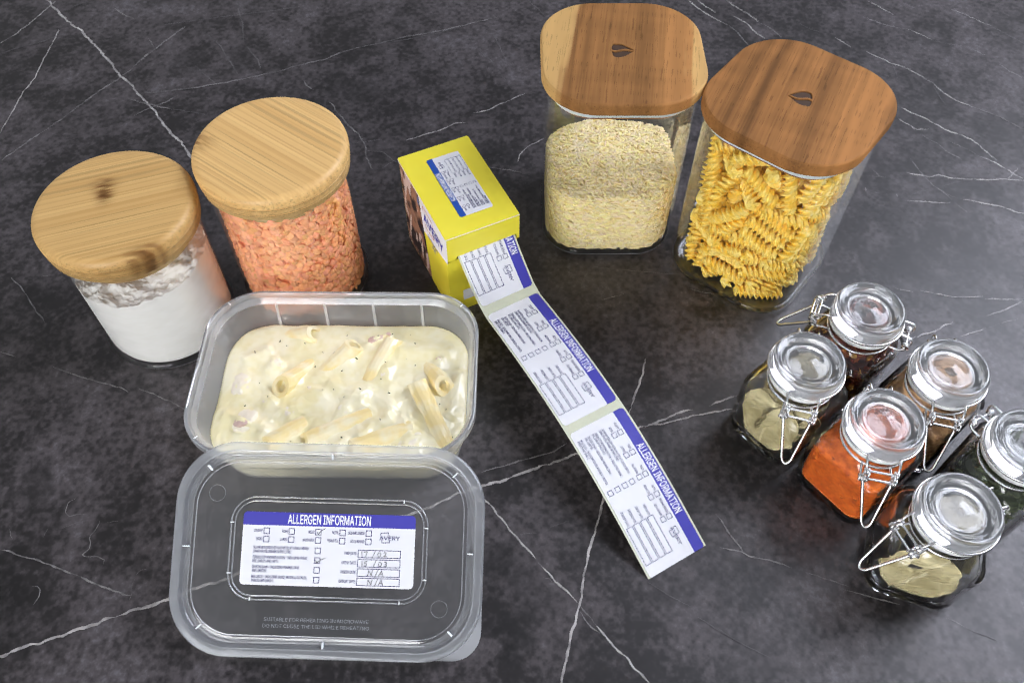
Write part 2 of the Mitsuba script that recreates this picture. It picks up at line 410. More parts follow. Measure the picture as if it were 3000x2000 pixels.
for w, c, flat in VEINS:
    P = np.array(flat).reshape(-1, 2)
    seg = np.r_[0, np.cumsum(np.linalg.norm(np.diff(P, axis=0), axis=1))]
    n = max(4, int(seg[-1] / 1.6))
    s = np.linspace(0, seg[-1], n)
    Q = np.stack([np.interp(s, seg, P[:, 0]), np.interp(s, seg, P[:, 1])], -1)
    d = np.gradient(Q, axis=0); d /= np.linalg.norm(d, axis=1, keepdims=True) + 1e-9
    nn = np.stack([-d[:, 1], d[:, 0]], -1)
    h = float(vr.uniform(0, 99))
    wob = meshkit.fbm(np.c_[s * .16, np.full(n, h), np.zeros(n)], 3) - .5
    wid = w * (.35 + .9 * meshkit.fbm(np.c_[s * .35, np.full(n, h + 5), np.zeros(n)], 2))
    gap = meshkit.noise(np.c_[s * .09, np.full(n, h + 9), np.zeros(n)])
    wid *= np.where(gap < .16, .3, 1.0)
    e = np.minimum(1, np.minimum(np.arange(n), np.arange(n)[::-1]) / 4 + .15)
    Q = Q + nn * (wob * w * 1.5)[:, None]
    j1, j2 = vr.uniform(.8, 1.2, (2, n))
    A, B = Q + nn * (wid * e * .5 * j1)[:, None], Q - nn * (wid * e * .5 * j2)[:, None]
    v = np.c_[np.vstack([A, B]) / 1000, np.full(2 * n, .0003 + .00004 * (len(vm[c]) % 5))]
    i = np.arange(n - 1)
    vm[c].append(trimesh.Trimesh(v, np.vstack([np.stack([i, i + n, i + 1], -1), np.stack([i + 1, i + n, i + n + 1], -1)]), process=False))
for i in range(3):
    k = put('worktop__veining', cat(vm[i]), f'vein_{i}')
    tag(k, ['bright white veins in the worktop', 'grey veins in the worktop', 'faint thin veins in the worktop'][i], kind='stuff')


# ================================================================ ROUND JARS WITH BAMBOO LIDS
def bamboo(cx, cy, ang, knots, ztop, tone):
    ca, sa = math.cos(ang), math.sin(ang)

    def f(p, n, uv):
        x, y = p.x - cx, p.y - cy
        u, v = x * ca + y * sa, y * ca - x * sa
        v = v + .0004 * noise(u * 12, v * 60, 1.0)
        z = p.z - ztop
        band = noise(v * 210 + 7, u * 7, z * 60)
        fib = noise(v * 900, u * 5, z * 400)
        fine = noise(v * 2000, u * 14, z * 900)
        strip = cell_rand(dr.floor(v / .0105), dr.floor(z / .0065 + .3))
        c = mix((.62, .355, .120), (.86, .58, .250), dr.clip(-.08 + .22 * band + .58 * fib + .30 * fine + .24 * strip, 0, 1))
        line = smoothstep(.70, .86, noise(v * 760 + 40, u * 9 + 3, z * 300))
        c = c * (1 - .17 * line)
        dots = smoothstep(.6, .8, noise(x * 1500, y * 1500, z * 900)) * smoothstep(.75, .3, dr.abs(n.z))
        c = c * (1 - .25 * dots)
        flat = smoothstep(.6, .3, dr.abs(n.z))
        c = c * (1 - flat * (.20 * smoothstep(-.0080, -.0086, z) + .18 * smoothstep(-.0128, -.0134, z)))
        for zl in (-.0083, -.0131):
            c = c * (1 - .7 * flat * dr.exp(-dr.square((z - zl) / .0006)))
        for ku, kv, ru, rv, k in knots:
            g = dr.exp(-dr.square((u - ku) / ru) - dr.square((v - kv) / rv))
            g = g * (.15 + 1.3 * noise(v * 900, u * 160, 3.0)) * k
            c = mix(c, c * mi.Color3f(.42, .33, .24), dr.clip(g, 0, 1))
        return c * tone
    return mikit.proc(f)


def round_jar(x, y, h, tb, r, rj, grain, knots, tone, label):
    j = num('storage_jar')
    tag(j, label, 'jar', 'round glass jars with bamboo lids')
    M = place(x, y)
    z0 = h - tb
    t = .0026
    prof = [(0, .0006), (rj - .009, .0006), (rj - .0045, .0003), (rj - .0012, .0013), (rj, .0048), (rj, z0 - .002), (rj - .0006, z0 - .0007)]
    body = put(j + '__glass_body', lathe(prof, 120, (True, False)), 'jar_glass', 40, M)
    q = rj - .0004
    put(body + '__thick_base', lathe([(0, .0032), (q - .006, .0032), (q - .0035, .0036), (q - .0020, .0052), (q - .0008, .0060), (q - .0002, .0052), (q - .0010, .0020), (q - .0050, .0010), (q - .009, .0012), (0, .0012)], 120), 'glass', 40, M)
    put(body + '__mouth_rim', lathe([(rj - .0002, z0 - .0012), (rj - .0004, z0 - .0005), (rj - .0013, z0 - .0003), (rj - .0022, z0 - .0006), (rj - .0024, z0 - .0016), (rj - .0012, z0 - .0022)], 120, loop=True), 'glass', 40, M)
    mname = 'bamboo_' + j
    c, s = math.cos(grain), math.sin(grain)
    kn = [((kx - x) * c + (ky - y) * s, -(kx - x) * s + (ky - y) * c, ru, rv, k) for kx, ky, ru, rv, k in knots]
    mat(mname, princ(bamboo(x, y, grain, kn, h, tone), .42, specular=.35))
    g = .0006
    arc = [(r - .0052 + .0052 * math.sin(a), h - .0052 + .0052 * math.cos(a)) for a in np.linspace(0, math.pi / 2, 9)]
    p = [(0, h), (r * .5, h), (r - .008, h)] + arc + [(r, h - .0078), (r - g, h - .0081), (r - g, h - .0083), (r - .0001, h - .0086), (r - .0004, h - .0128), (r - .0004 - g, h - .0131), (r - .0004 - g, h - .0133), (r - .0006, h - .0136),
         (r - .0011, z0 + .0012), (r - .0022, z0 + .0002), (r - .004, z0), (0, z0)]
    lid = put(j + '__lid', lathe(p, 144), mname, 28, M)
    put(lid + '__plug', lathe([(0, z0 - .0001), (rj - t - .0022, z0 - .0001), (rj - t - .0022, z0 - .008), (rj - t - .003, z0 - .009), (0, z0 - .009)], 96), mname, 30, M)
    put(lid + '__seal', lathe([(rj - t - .0021, z0 - .0022), (rj - t - .0004, z0 - .0026), (rj - t - .0004, z0 - .0034), (rj - t - .0021, z0 - .0038)], 96, loop=True), 'silicone', 30, M)
    return j, M, rj - t - .0003


fj, FM, FR = round_jar(-.2426, .3693, .1173, .0187, .0488, .0457, math.radians(19), [(-.2520, .3850, .0065, .0050, 1.0), (-.2500, .3790, .0050, .0085, 1.0), (-.2490, .3740, .0045, .0045, .9), (-.2100, .3325, .011, .005, 1.2), (-.2160, .3290, .016, .0045, .6)], mi.Color3f(.76, .74, .68),
                       'round glass jar of flour with a bamboo lid that has a dark knot')
lj, LM, LR = round_jar(-.1518, .4096, .1274, .0187, .0488, .0457, math.radians(-36), [(-.1965, .4140, .009, .007, 1.0)], mi.Color3f(.90, .89, .86),
                       'round glass jar of red lentils with a clean pale bamboo lid')


def flour_mesh(R):
    S, N = 90, 200
    th = np.arange(N) * 2 * np.pi / N
    rings = []
    for s in np.linspace(0.0001, 1, S):
        x, y = R * s * np.cos(th), R * s * np.sin(th)
        p = np.c_[x, y, np.zeros(N)]
        z = .0715 + .18 * x * .4 + .06 * y + .010 * (meshkit.fbm(p * 75, 3, 2) - .5) + .0050 * (meshkit.fbm(p * 230, 3, 5) - .5) + .0012 * (meshkit.noise(p * 900, 8) - .5)
        rings.append(np.c_[x, y, z])
    top = rings[-1]
    r = rings[::-1]
    rings2 = [np.c_[c[:, :2] * .999, c[:, 2]] for c in r[:1]] + r[1:]
    side = [np.c_[top[:, :2], top[:, 2] - .0012]]
    for z in np.linspace(.066, .010, 7):
        side.append(np.c_[top[:, :2], np.minimum(z, top[:, 2] - .0015)])
    side += [np.c_[top[:, :2] * .968, np.full(N, .0055)], np.c_[top[:, :2] * .9, np.full(N, .0044)], np.c_[top[:, :2] * .001, np.full(N, .0041)]]
    return loft(rings2[::-1] + side)


mat('flour_powder', {'type': 'diffuse', 'reflectance': mikit.proc(lambda p, n, uv: mix((.76, .75, .71), (.84, .83, .80), fbm(p.x * 130, p.y * 130, p.z * 200, 4)))})
put('flour', flour_mesh(FR), 'flour_powder', 40, FM)
tag('flour', 'white flour with a crumbly top inside the round jar on the left', 'flour', kind='stuff')


def grains(unit, centres, rots, scales, cols):
    """one mesh of many small copies: unit (v, f)"""
    v, f = unit
    n = len(centres)
    V = np.einsum('nij,kj->nki', rots, v) * 1.0
    V = np.einsum('nij,nkj->nki', rots, v[None] * scales[:, None, :]) + centres[:, None, :]
    F = (f[None] + (np.arange(n) * len(v))[:, None, None]).reshape(-1, 3)
    return trimesh.Trimesh(V.reshape(-1, 3), F, process=False), np.repeat(cols, len(v), axis=0)


def random_rot(n, rg, tilt=None):
    """rotation matrices; tilt limits how far the local z leaves the given normals"""
    q = rg.normal(size=(n, 4)); q /= np.linalg.norm(q, axis=1, keepdims=True)
    w, x, y, z = q.T
    return np.stack([np.stack([1 - 2 * (y * y + z * z), 2 * (x * y - z * w), 2 * (x * z + y * w)], -1),
                     np.stack([2 * (x * y + z * w), 1 - 2 * (x * x + z * z), 2 * (y * z - x * w)], -1),
                     np.stack([2 * (x * z - y * w), 2 * (y * z + x * w), 1 - 2 * (x * x + y * y)], -1)], -2)


def unit_sphere(nl=6, ns=8):
    m = trimesh.creation.uv_sphere(1.0, count=[nl, ns])
    return np.array(m.vertices), np.array(m.faces)


def frame_from(nrm, rg, wob):
    """matrices whose z column is about nrm, spun at random"""
    n = len(nrm)
    z = nrm + rg.normal(size=(n, 3)) * wob
    z /= np.linalg.norm(z, axis=1, keepdims=True)
    a = rg.normal(size=(n, 3))
    x = np.cross(a, z); x /= np.linalg.norm(x, axis=1, keepdims=True)
    return np.stack([x, np.cross(z, x), z], -1)


VC = {'type': 'mesh_attribute', 'name': 'vertex_color'}
mat('lentil', {'type': 'diffuse', 'reflectance': VC})
mat('rice_grain', {'type': 'diffuse', 'reflectance': VC})
mat('herb', princ(VC, .7, specular=.3))

# red lentils: thin lens-shaped halves packed against the glass and over the top
lr_ = np.random.default_rng(21)
LTOP = .1015


def ltop(x, y):
    return LTOP - .0 + .12 * x * .3 + .004 * (meshkit.fbm(np.c_[x, y, 0 * x] * 60, 2, 4) - .5)


nw = 4700
th = lr_.uniform(0, 2 * np.pi, nw)
dep = lr_.uniform(0, 1, nw) ** 1.3 * .0034
r = LR - .0013 - dep
zz = lr_.uniform(.0062, LTOP, nw)
c1 = np.c_[r * np.cos(th), r * np.sin(th), zz]
n1 = np.c_[np.cos(th), np.sin(th), np.full(nw, .25)]
nt = 1300
rt, tt = LR * .96 * np.sqrt(lr_.uniform(0, 1, nt)), lr_.uniform(0, 2 * np.pi, nt)
c2 = np.c_[rt * np.cos(tt), rt * np.sin(tt), np.zeros(nt)]
c2[:, 2] = ltop(c2[:, 0], c2[:, 1]) - lr_.uniform(0, .003, nt)
n2 = np.tile([[0, 0, 1.0]], (nt, 1))
cc, nn_ = np.vstack([c1, c2]), np.vstack([n1, n2])
keep = cc[:, 2] < ltop(cc[:, 0], cc[:, 1]) + .0005
cc, nn_ = cc[keep], nn_[keep]
sc_ = np.c_[np.full(len(cc), .0028), np.full(len(cc), .0028), np.full(len(cc), .0009)] * lr_.uniform(.82, 1.12, (len(cc), 1))
rot_ = frame_from(nn_, lr_, .33)
# keep every piece inside the glass
ext = np.abs(rot_[:, :2, :2]).sum(2).max(1) * 0 + .0022
rad_ = np.hypot(cc[:, 0], cc[:, 1])
out_ = np.cos(th)[0] * 0 + np.linalg.norm(np.einsum('ni,nij->nj', np.c_[cc[:, :2] / np.maximum(rad_, 1e-6)[:, None], np.zeros(len(cc))], rot_) * sc_, axis=1)
lim = LR - out_
f_ = np.minimum(1, lim / np.maximum(rad_, 1e-6))
cc[:, :2] *= f_[:, None]
cl = np.array([.95, .43, .215]) * lr_.uniform(.80, 1.06, (len(cc), 1)) * np.c_[np.ones(len(cc)), lr_.uniform(.92, 1.12, len(cc)), lr_.uniform(.88, 1.15, len(cc))]
m_, col_ = grains(unit_sphere(5, 9), cc, rot_, sc_, np.clip(cl, 0, 1))
core = lathe([(0, .006), (LR - .0030, .006), (LR - .0030, LTOP - .003), (0, LTOP - .003)], 48)
m2 = cat([m_, core])
put('red_lentils', (np.array(m2.vertices), np.array(m2.faces)), 'lentil', True, LM, color=np.vstack([col_, np.tile([[.90, .38, .18]], (len(core.vertices), 1))]))
tag('red_lentils', 'orange split red lentils filling the round jar behind the flour', 'lentils', kind='stuff')


# ================================================================ SQUARE JARS WITH DARK WOODEN LIDS
def acacia(cx, cy, ang, sap, tint, dark):
    ca, sa = math.cos(ang), math.sin(ang)

    def f(p, n, uv):
        x, y = p.x - cx, p.y - cy
        u, v = x * ca + y * sa, y * ca - x * sa
        vw = v + .006 * (fbm(u * 18, v * 25, 1.0, 2) - .5)
        band = fbm(vw * 90, u * 3, 2.0, 3)
        fib = noise(v * 1100, u * 30, p.z * 500)
        por = smoothstep(.72, .9, noise(v * 1700 + 5, u * 120, p.z * 900))
        fig = fbm(u * 110, v * 18, 6.0, 2)
        c = mix(tuple(t * .62 for t in tint), tuple(t * 1.25 for t in tint), dr.clip(-.45 + 1.9 * band + .40 * (fib - .5) + .40 * (fig - .5), 0, 1))
        for a, w, k in dark:
            g = dr.exp(-dr.square((vw - a) / w))
            c = c * (1 - k * g)
        for a, sgn in sap:
            g = smoothstep(-.0045, .0045, (vw - a) * sgn + .006 * (noise(v * 500, u * 14, 3.0) - .5) + .004 * (fbm(u * 60, v * 60, 9.0, 2) - .5))
            c = mix(c, mi.Color3f(.58, .36, .135) * (.85 + .3 * band), g * .93)
        return c * (1 - .28 * por)
    return mikit.proc(f)


mat('leaf_burn', princ((.055, .026, .011), .7))
UPL = [(-7.2, .5), (-7.0, 3.0), (-6.4, 4.2), (-5.2, 4.6), (-4.6, 4.2), (-2.6, 4.5), (0, 4.1), (2.6, 3.0), (5, 1.6), (7.6, .4), (5, .75), (2.6, 1.3), (.4, 1.25), (-2, .6), (-4.4, 0), (-6, .0)]
LOL = [(-7.1, -.6), (-5.6, -1.05), (-4.2, -1.0), (-2, -.4), (.4, .25), (2.6, .3), (5, -.1), (6.6, -.35), (4.2, -1.9), (1.8, -3.4), (-.6, -4.4), (-3.4, -4.8), (-5.6, -4.4), (-6.7, -2.6)]


def square_jar(x, y, h, yaw, grain, sap, tint, dark, leafang, label):
    j = num('storage_jar')
    tag(j, label, 'jar', 'square glass jars with dark wooden lids')
    M = place(x, y, yaw)
    th_ = .0096
    z0 = h - th_
    a, rad, t, K = .0490, .0290, .0020, 14
    sec = [(.02, .01, .0007), (a - .008, rad - .004, .0006), (a - .0042, rad - .002, .0003), (a - .0012, rad, .0014), (a, rad, .0046), (a, rad, z0 - .0016), (a - .0006, rad, z0 - .0007)]
    body = put(j + '__glass_body', loft([ring(q, q, c, z, K) for q, c, z in sec], (True, False)), 'jar_glass', 35, M)
    q0 = a - .0004
    put(body + '__thick_base', loft([ring(q0 - d, q0 - d, rad - d, z, K) for d, z in [(.028, .0032), (.006, .0032), (.0035, .0036), (.0020, .0052), (.0008, .0060), (.0002, .0052), (.0010, .0020), (.0050, .0010), (.009, .0012), (.028, .0012)]]), 'glass', 35, M)
    put(body + '__mouth_rim', loft([ring(a - d, a - d, rad - d, z, K) for d, z in [(.0002, z0 - .0012), (.0004, z0 - .0005), (.0013, z0 - .0003), (.0020, z0 - .0006), (.0021, z0 - .0016), (.0012, z0 - .0022)]], loop=True), 'glass', 35, M)
    mname = 'acacia_' + j
    mat(mname, princ(acacia(x, y, grain, sap, tint, dark), .62, specular=.14))
    A, RR = .0533, .0365
    lidm = loft([ring(q, q, c, z, 16) for q, c, z in [(A - .0016, RR - .0012, z0), (A - .0004, RR - .0002, z0 + .0006), (A, RR, z0 + .0018), (A, RR, h - .0024), (A - .0004, RR - .0002, h - .0011), (A - .0012, RR - .0008, h - .0003), (A - .0024, RR - .002, h)]])
    lidm.merge_vertices()
    if lidm.volume < 0: lidm.invert()
    sol = manifold3d.Manifold(manifold3d.Mesh(np.asarray(lidm.vertices, np.float32), np.asarray(lidm.faces, np.uint32)))
    ca, sa = math.cos(leafang - yaw), math.sin(leafang - yaw)
    fl = []
    for L in (UPL, LOL):
        P = np.array([(ca * u - sa * v * 1.5, sa * u + ca * v * 1.5) for u, v in L]) / 1000
        pg = Polygon(P).buffer(.0004).buffer(-.0002)
        m = trimesh.creation.extrude_polygon(pg, .003, engine='earcut'); m.apply_translation([0, 0, h - .0010])
        sol = sol - manifold3d.Manifold(manifold3d.Mesh(np.asarray(m.vertices, np.float32), np.asarray(m.faces, np.uint32)))
        fm = tri(pg.buffer(-.00008)); fm.apply_translation([0, 0, h - .0008]); fl.append(fm)
    lid = put(j + '__lid', sol, mname, 25, M)
    for fm in fl:
        k = put(lid + '__leaf_engraving', fm, 'leaf_burn', False, M)
    pr = a - t
    put(lid + '__plug', loft([ring(q, q, c, z, 12) for q, c, z in [(pr - .002, rad - .004, z0 - .0001), (pr - .002, rad - .004, z0 - .0085), (pr - .003, rad - .005, z0 - .0095)]]), mname, 30, M)
    put(lid + '__seal', loft([ring(q, q, c, z, 12) for q, c, z in [(pr - .0019, rad - .004, z0 - .0026), (pr - .0003, rad - .0025, z0 - .0030), (pr - .0003, rad - .0025, z0 - .0062), (pr - .0019, rad - .004, z0 - .0066)]], loop=True), 'silicone', 30, M)
    return j, M, pr - .0003, rad - .0022


rj_, RM, RA, RRAD = square_jar(.0717, .4769, .1476, .0029, math.radians(-98), [(-.0345, -1), (.0440, 1)], (.345, .160, .053), [(-.030, .003, .22), (.034, .004, .15), (.002, .006, .12), (.017, .002, .14), (-.012, .003, .12)], math.radians(-4),
                               'square glass jar of rice with a wooden lid striped pale at its left edge')
pj_, PM, PA, PRAD = square_jar(.1779, .4302, .1480, -.6822, math.radians(-116), [], (.355, .158, .050), [(-.034, .0025, .28), (-.021, .003, .30), (-.028, .012, .12), (.030, .0022, .22), (.041, .005, .15), (.012, .003, .1), (-.006, .002, .12)], math.radians(160),
                               'square glass jar of spiral pasta with an all brown wooden lid')

# long-grain rice
rg = np.random.default_rng(31)


def sdf_rr(x, y, a, rad):
    qx, qy = np.abs(x) - (a - rad), np.abs(y) - (a - rad)
    return np.hypot(np.maximum(qx, 0), np.maximum(qy, 0)) + np.minimum(np.maximum(qx, qy), 0) - rad


def rtop(x, y):
    return .0560 - .14 * y + .05 * x + .010 * (meshkit.fbm(np.c_[x, y, 0 * x] * 45, 2, 4) - .5) - .010 * np.maximum(0, -sdf_rr(x, y, RA, RRAD) * 0 + np.hypot(x, y) / .045 - 1.0)


n = 150000
X = np.c_[rg.uniform(-RA, RA, (n, 2)), rg.uniform(.0055, .075, n)]
sd = sdf_rr(X[:, 0], X[:, 1], RA, RRAD)
tp = rtop(X[:, 0], X[:, 1])
ok = (sd < -.0008) & (X[:, 2] < tp) & ((sd > -.0036) | (X[:, 2] > tp - .0034))
X, sd, tp = X[ok], sd[ok], tp[ok]
print('rice', len(X))
X = X[:17000]; sd = sd[:17000]; tp = tp[:17000]
eps = 1e-4
gx = (sdf_rr(X[:, 0] + eps, X[:, 1], RA, RRAD) - sdf_rr(X[:, 0] - eps, X[:, 1], RA, RRAD)) / 2 / eps
gy = (sdf_rr(X[:, 0], X[:, 1] + eps, RA, RRAD) - sdf_rr(X[:, 0], X[:, 1] - eps, RA, RRAD)) / 2 / eps
wall = (sd > -.0036) & (X[:, 2] < tp - .002)
N_ = np.where(wall[:, None], np.c_[gx, gy, 0 * gx], [[0, 0.14, 1.0]])
# the long axis lies roughly in the surface and mostly level
ax = rg.normal(size=(len(X), 3)) * np.where(wall, .55, 1.0)[:, None]
ax[:, 2] *= .55
tang = np.cross(N_, [0, 0, 1.0]) * np.where(rg.uniform(size=len(X)) < .5, 1, -1)[:, None]
ax = ax + np.where(wall[:, None], tang * .8, 0)
ax -= N_ * (ax * N_).sum(1, keepdims=True) * .95
ax /= np.linalg.norm(ax, axis=1, keepdims=True)
zc = np.cross(ax, rg.normal(size=ax.shape)); zc /= np.linalg.norm(zc, axis=1, keepdims=True)
rot_ = np.stack([ax, np.cross(zc, ax), zc], -1)
sc_ = np.c_[rg.uniform(.0025, .0034, len(X)), np.full(len(X), .00084), np.full(len(X), .00078)]
ext = np.linalg.norm(np.einsum('ni,nij->nj', np.c_[gx, gy, 0 * gx], rot_) * sc_, axis=1)
push = np.maximum(0, sd + ext + .0002)
X[:, 0] -= gx * push; X[:, 1] -= gy * push
X[:, 2] = np.maximum(X[:, 2], .0065)
cl = np.array([.97, .84, .46]) * rg.uniform(.88, 1.08, (len(X), 1)) * np.c_[np.ones(len(X)), rg.uniform(.95, 1.05, len(X)), rg.uniform(.85, 1.25, len(X))]
m_, col_ = grains(unit_sphere(6, 6), X, rot_, sc_, np.clip(cl, 0, 1))
core = loft([np.c_[(q := even(rr(RA - .0031, RA - .0031, RRAD - .0028, 8), 96)), np.full(len(q), .0055)], np.c_[q, rtop(q[:, 0], q[:, 1]) - .0031], np.c_[q * .5, rtop(q[:, 0] * .5, q[:, 1] * .5) - .0031]])
m2 = cat([m_, core])
put('rice', (np.array(m2.vertices), np.array(m2.faces)), 'rice_grain', True, RM, color=np.vstack([col_, np.tile([[.93, .76, .38]], (len(core.vertices), 1))]))
tag('rice', 'cream long grain rice half filling the left square jar', 'rice', kind='stuff')


# spiral pasta, one entry per piece
def fusilli(Lh, seed):
    r_ = np.random.default_rng(seed)
    ns, pitch = 64, .0125 * r_.uniform(.9, 1.12)
    # three blades: outline of the cross-section
    o = []
    for b in range(3):
        a0 = b * 2 * np.pi / 3
        for rr_, da in [(.0020, -1.02), (.0033, -.62), (.0044, -.38), (.0051, -.16), (.00525, .05), (.0049, .25), (.0038, .46), (.0027, .72)]:
            o.append((rr_, a0 + da))
    o = np.array(o)
    rings = []
    bend = r_.uniform(-.0020, .0020)
    for i, s in enumerate(np.linspace(-1, 1, ns)):
        z = s * (Lh + .003)
        e = 1 - .15 * max(0, abs(s) - .86) / .14
        tw = 2 * np.pi * z / pitch + .25 * math.sin(z * 300 + seed)
        rag = 1 + .07 * np.sin(np.arange(len(o)) * 2.1 + i * .9 + seed)
        a, R0 = o[:, 1] + tw, o[:, 0] * e * rag
        rings.append(np.c_[R0 * np.cos(a) + bend * (1 - s * s), R0 * np.sin(a), np.full(len(o), z) + .0006 * np.sin(o[:, 1] * 3 + seed) * (abs(s) > .97)])
    return loft(rings)


def pasta_col(p, n, uv):
    k = fbm(p.x * 260, p.y * 260, p.z * 260, 2)
    return mix((.95, .67, .09), (.97, .80, .24), smoothstep(.2, .8, k))


mat('dry_pasta', princ(mikit.proc(pasta_col), .40, specular=.45))
FUS = np.array([13,-228,1119,-156,52,113,-381,10,747,-90,103,147,-98,-380,686,-2,42,128,-271,329,935,36,154,140,-95,272,55,58,88,137,372,188,252,108,31,122,-8,-380,164,2,94,128,253,-324,821,32,106,118,138,288,409,176,71,141,-247,255,356,-33,42,128,243,-331,250,30,88,129,175,-355,655,15,117,126,-38,-41,1228,143,101,135,-257,-155,260,155,103,136,210,-27,928,-111,63,142,-268,152,958,-165,74,124,-233,-144,736,27,157,131,278,51,597,-26,80,116,-232,195,658,-29,108,135,-220,260,1168,-174,99,130,-71,297,945,-62,131,132,-90,266,578,61,68,132,151,152,1078,62,70,131,189,-38,119,-115,61,143,-366,172,241,79,126,126,-258,162,1123,-163,46,141,200,-230,1041,174,24,124,-93,231,708,30,108,140,60,380,586,172,177,116,374,177,861,88,176,126,145,-255,174,67,24,129,168,285,603,2,151,143,-70,121,1198,119,139,116,-42,279,156,-75,85,118,-382,-6,121,-90,121,127,133,265,813,113,65,139,379,-86,1057,91,22,127,354,-194,194,-108,116,139,358,-219,1000,-112,154,121,-28,-339,259,155,116,126,331,123,668,79,113,141,-272,9,933,122,146,128,-196,134,123,122,75,131,-16,-333,639,38,46,128,265,-175,1104,49,164,116,-55,-326,459,23,105,131,-379,-41,950,90,111,114,-134,379,591,-19,4,118,292,165,1196,130,77,140,298,-73,932,49,61,149,191,119,119,127,121,140,158,191,385,-4,117,127,156,-366,556,11,116,120,-218,-260,458,-176,82,122,-287,-206,323,78,51,147,-366,-142,544,-79,78,128,141,205,900,171,64,132,-86,220,340,-39,80,116,224,288,890,55,151,135,-127,290,443,-37,63,136,-185,281,635,-122,173,121,21,292,258,-179,29,148,6,-143,1026,-82,145,136,117,-330,476,-152,76,131,-309,73,389,-52,90,116,-38,326,1076,26,93,122,-382,38,430,-91,143,123,224,49,417,-109,139,132,112,-209,767,-39,43,130,-207,249,869,7,120,137,107,218,194,45,39,130,-197,-36,1133,-104,73,133,-281,-327,613,138,15,139,-292,-172,641,-49,84,137,254,-183,453,-12,103,119,211,-283,330,52,118,147,-271,-148,1082,176,58,118,-195,79,389,131,73,149,305,-178,553,-142,49,126,185,-88,399,-171,102,133,-247,-136,146,7,91,137,-153,369,1142,7,38,121,-13,-249,221,149,97,128,-321,-276,951,126,33,135,-240,-179,556,115,88,120,138,376,416,176,136,141,295,-61,820,-57,76,150,32,293,57,58,90,112,-364,212,540,71,162,150,-8,204,619,52,128,131,-40,-311,106,38,69,131,182,236,134,-82,49,130,340,92,469,17,21,122,380,-9,327,91,115,113,-240,-168,466,-177,95,137,-136,-287,940,-122,127,127,-212,-268,1005,-55,71,148,291,-184,88,-151,109,121,-46,381,391,152,178,125,-292,41,715,93,81,120,60,-379,1019,1,125,120,-268,211,562,-70,121,138,100,-71,1033,-99,30,141,253,239,231,108,92,132,-285,14,1137,55,51,127,-271,-20,799,42,97,148,279,165,754,117,111,114,-285,49,274,85,111,132,-105,-72,1141,-99,36,123,85,237,1245,91,99,140,-278,3,617,-18,81,117,308,112,130,126,122,148,26,265,790,117,112,147,295,64,959,-170,46,124,347,-251,585,62,20,126,161,9,1123,-72,111,127,38,324,959,141,138,132,-292,116,147,-44,72,143,-190,-19,304,90,115,150,326,69,1075,72,85,141,256,-313,56,-145,89,141,347,243,170,114,33,130,-32,-358,1198,-170,112,123,117,-291,1035,-100,37,149,-72,-380,333,-1,56,127,-251,-317,384,147,96,149,-155,379,196,12,6,140,-153,282,158,17,33,125,-265,-241,56,155,89,120,-322,254,808,-124,51,139,190,-317,746,-173,65,137,331,-52,179,-1,157,134,-256,69,1015,-164,77,133,-257,343,525,35,22,122,52,-190,833,53,68,131,124,376,267,-5,45,147,2,-298,994,174,46,143,257,197,441,-18,113,140,-155,-229,125,177,55,117,-10,-283,338,2,98,126,7,-221,611,-17,74,148,-155,330,900,50,145,117,183,-157,579,-102,105,114,163,378,676,-10,4,120,333,271,824,122,176,122,40,-267,54,-92,89,117,215,-28,698,-96,83,141,12,246,1176,97,92,134,-308,-18,56,114,90,135,382,-54,534,90,147,143,-209,-292,798,-94,144,125,-194,70,664,158,117,148,-339,-258,162,-60,143,129,-107,-288,671,-127,7,137,250,330,107,-31,115,142,297,-15,57,54,90,126,-331,-49,442,62,51,143,276,194,577,178,48,132,245,-17,1228,-163,103,132,-250,348,170,28,7,115,223,-329,1049,163,17,134,-226,160,324,-22,88,149,172,361,1031,-124,7,138,-362,-219,785,108,8,124,250,134,1069,67,154,142,-192,-229,1105,-151,94,141,341,-235,1171,68,28,143,-287,-24,170,166,51,127,-278,159,56,112,89,131,315,-271,359,54,114,125,236,-239,166,-98,96,129,35,-198,384,174,92,140,300,308,562,-42,153,131,-216,-307,217,84,23,149,-1,-191,485,104,121,137,308,296,1084,-48,25,134,315,-130,749,53,106,137,288,-73,574,-90,41,128,-33,-303,878,130,91,114,-378,45,1151,-90,61,128], float).reshape(-1, 6)
proto = [mikit.ply(fusilli(L, i), 'dry_pasta', 50) for i, L in enumerate((.0112, .0122, .0130, .0138, .0146))]
for x, y, z, ph, th, L in FUS:
    i = int(np.argmin(np.abs(np.array((112, 122, 130, 138, 146)) - L)))
    Mx = PM @ T().translate([x / 1e4, y / 1e4, z / 1e4 + .0015]) @ T().rotate([0, 0, 1], ph) @ T().rotate([0, 1, 0], th) @ T().rotate([0, 0, 1], (x * 37 + y * 11) % 360)
    k = reuse('pasta_spiral', proto[i], Mx)
    wx, wy = (np.array((PM @ T().translate([x / 1e4, y / 1e4, 0])).matrix)[:2, 3] - [.1779, .4302]).tolist()
    lev = 'near the lid' if z > 880 else 'at mid height' if z > 430 else 'near the bottom'
    sidew = ('front' if wy < 0 else 'back') if abs(wy) > abs(wx) else ('left' if wx < 0 else 'right')
    how = 'upright' if min(th, 180 - th) < 38 else 'level' if abs(th - 90) < 22 else 'slanted'
    tag(k, f'{how} yellow dry pasta spiral {lev} on the {sidew} side of the square jar', 'pasta', f'{how} dry pasta spirals {lev}, {sidew} side')


# ================================================================ PRINTED ALLERGEN LABELS
TXT = {}


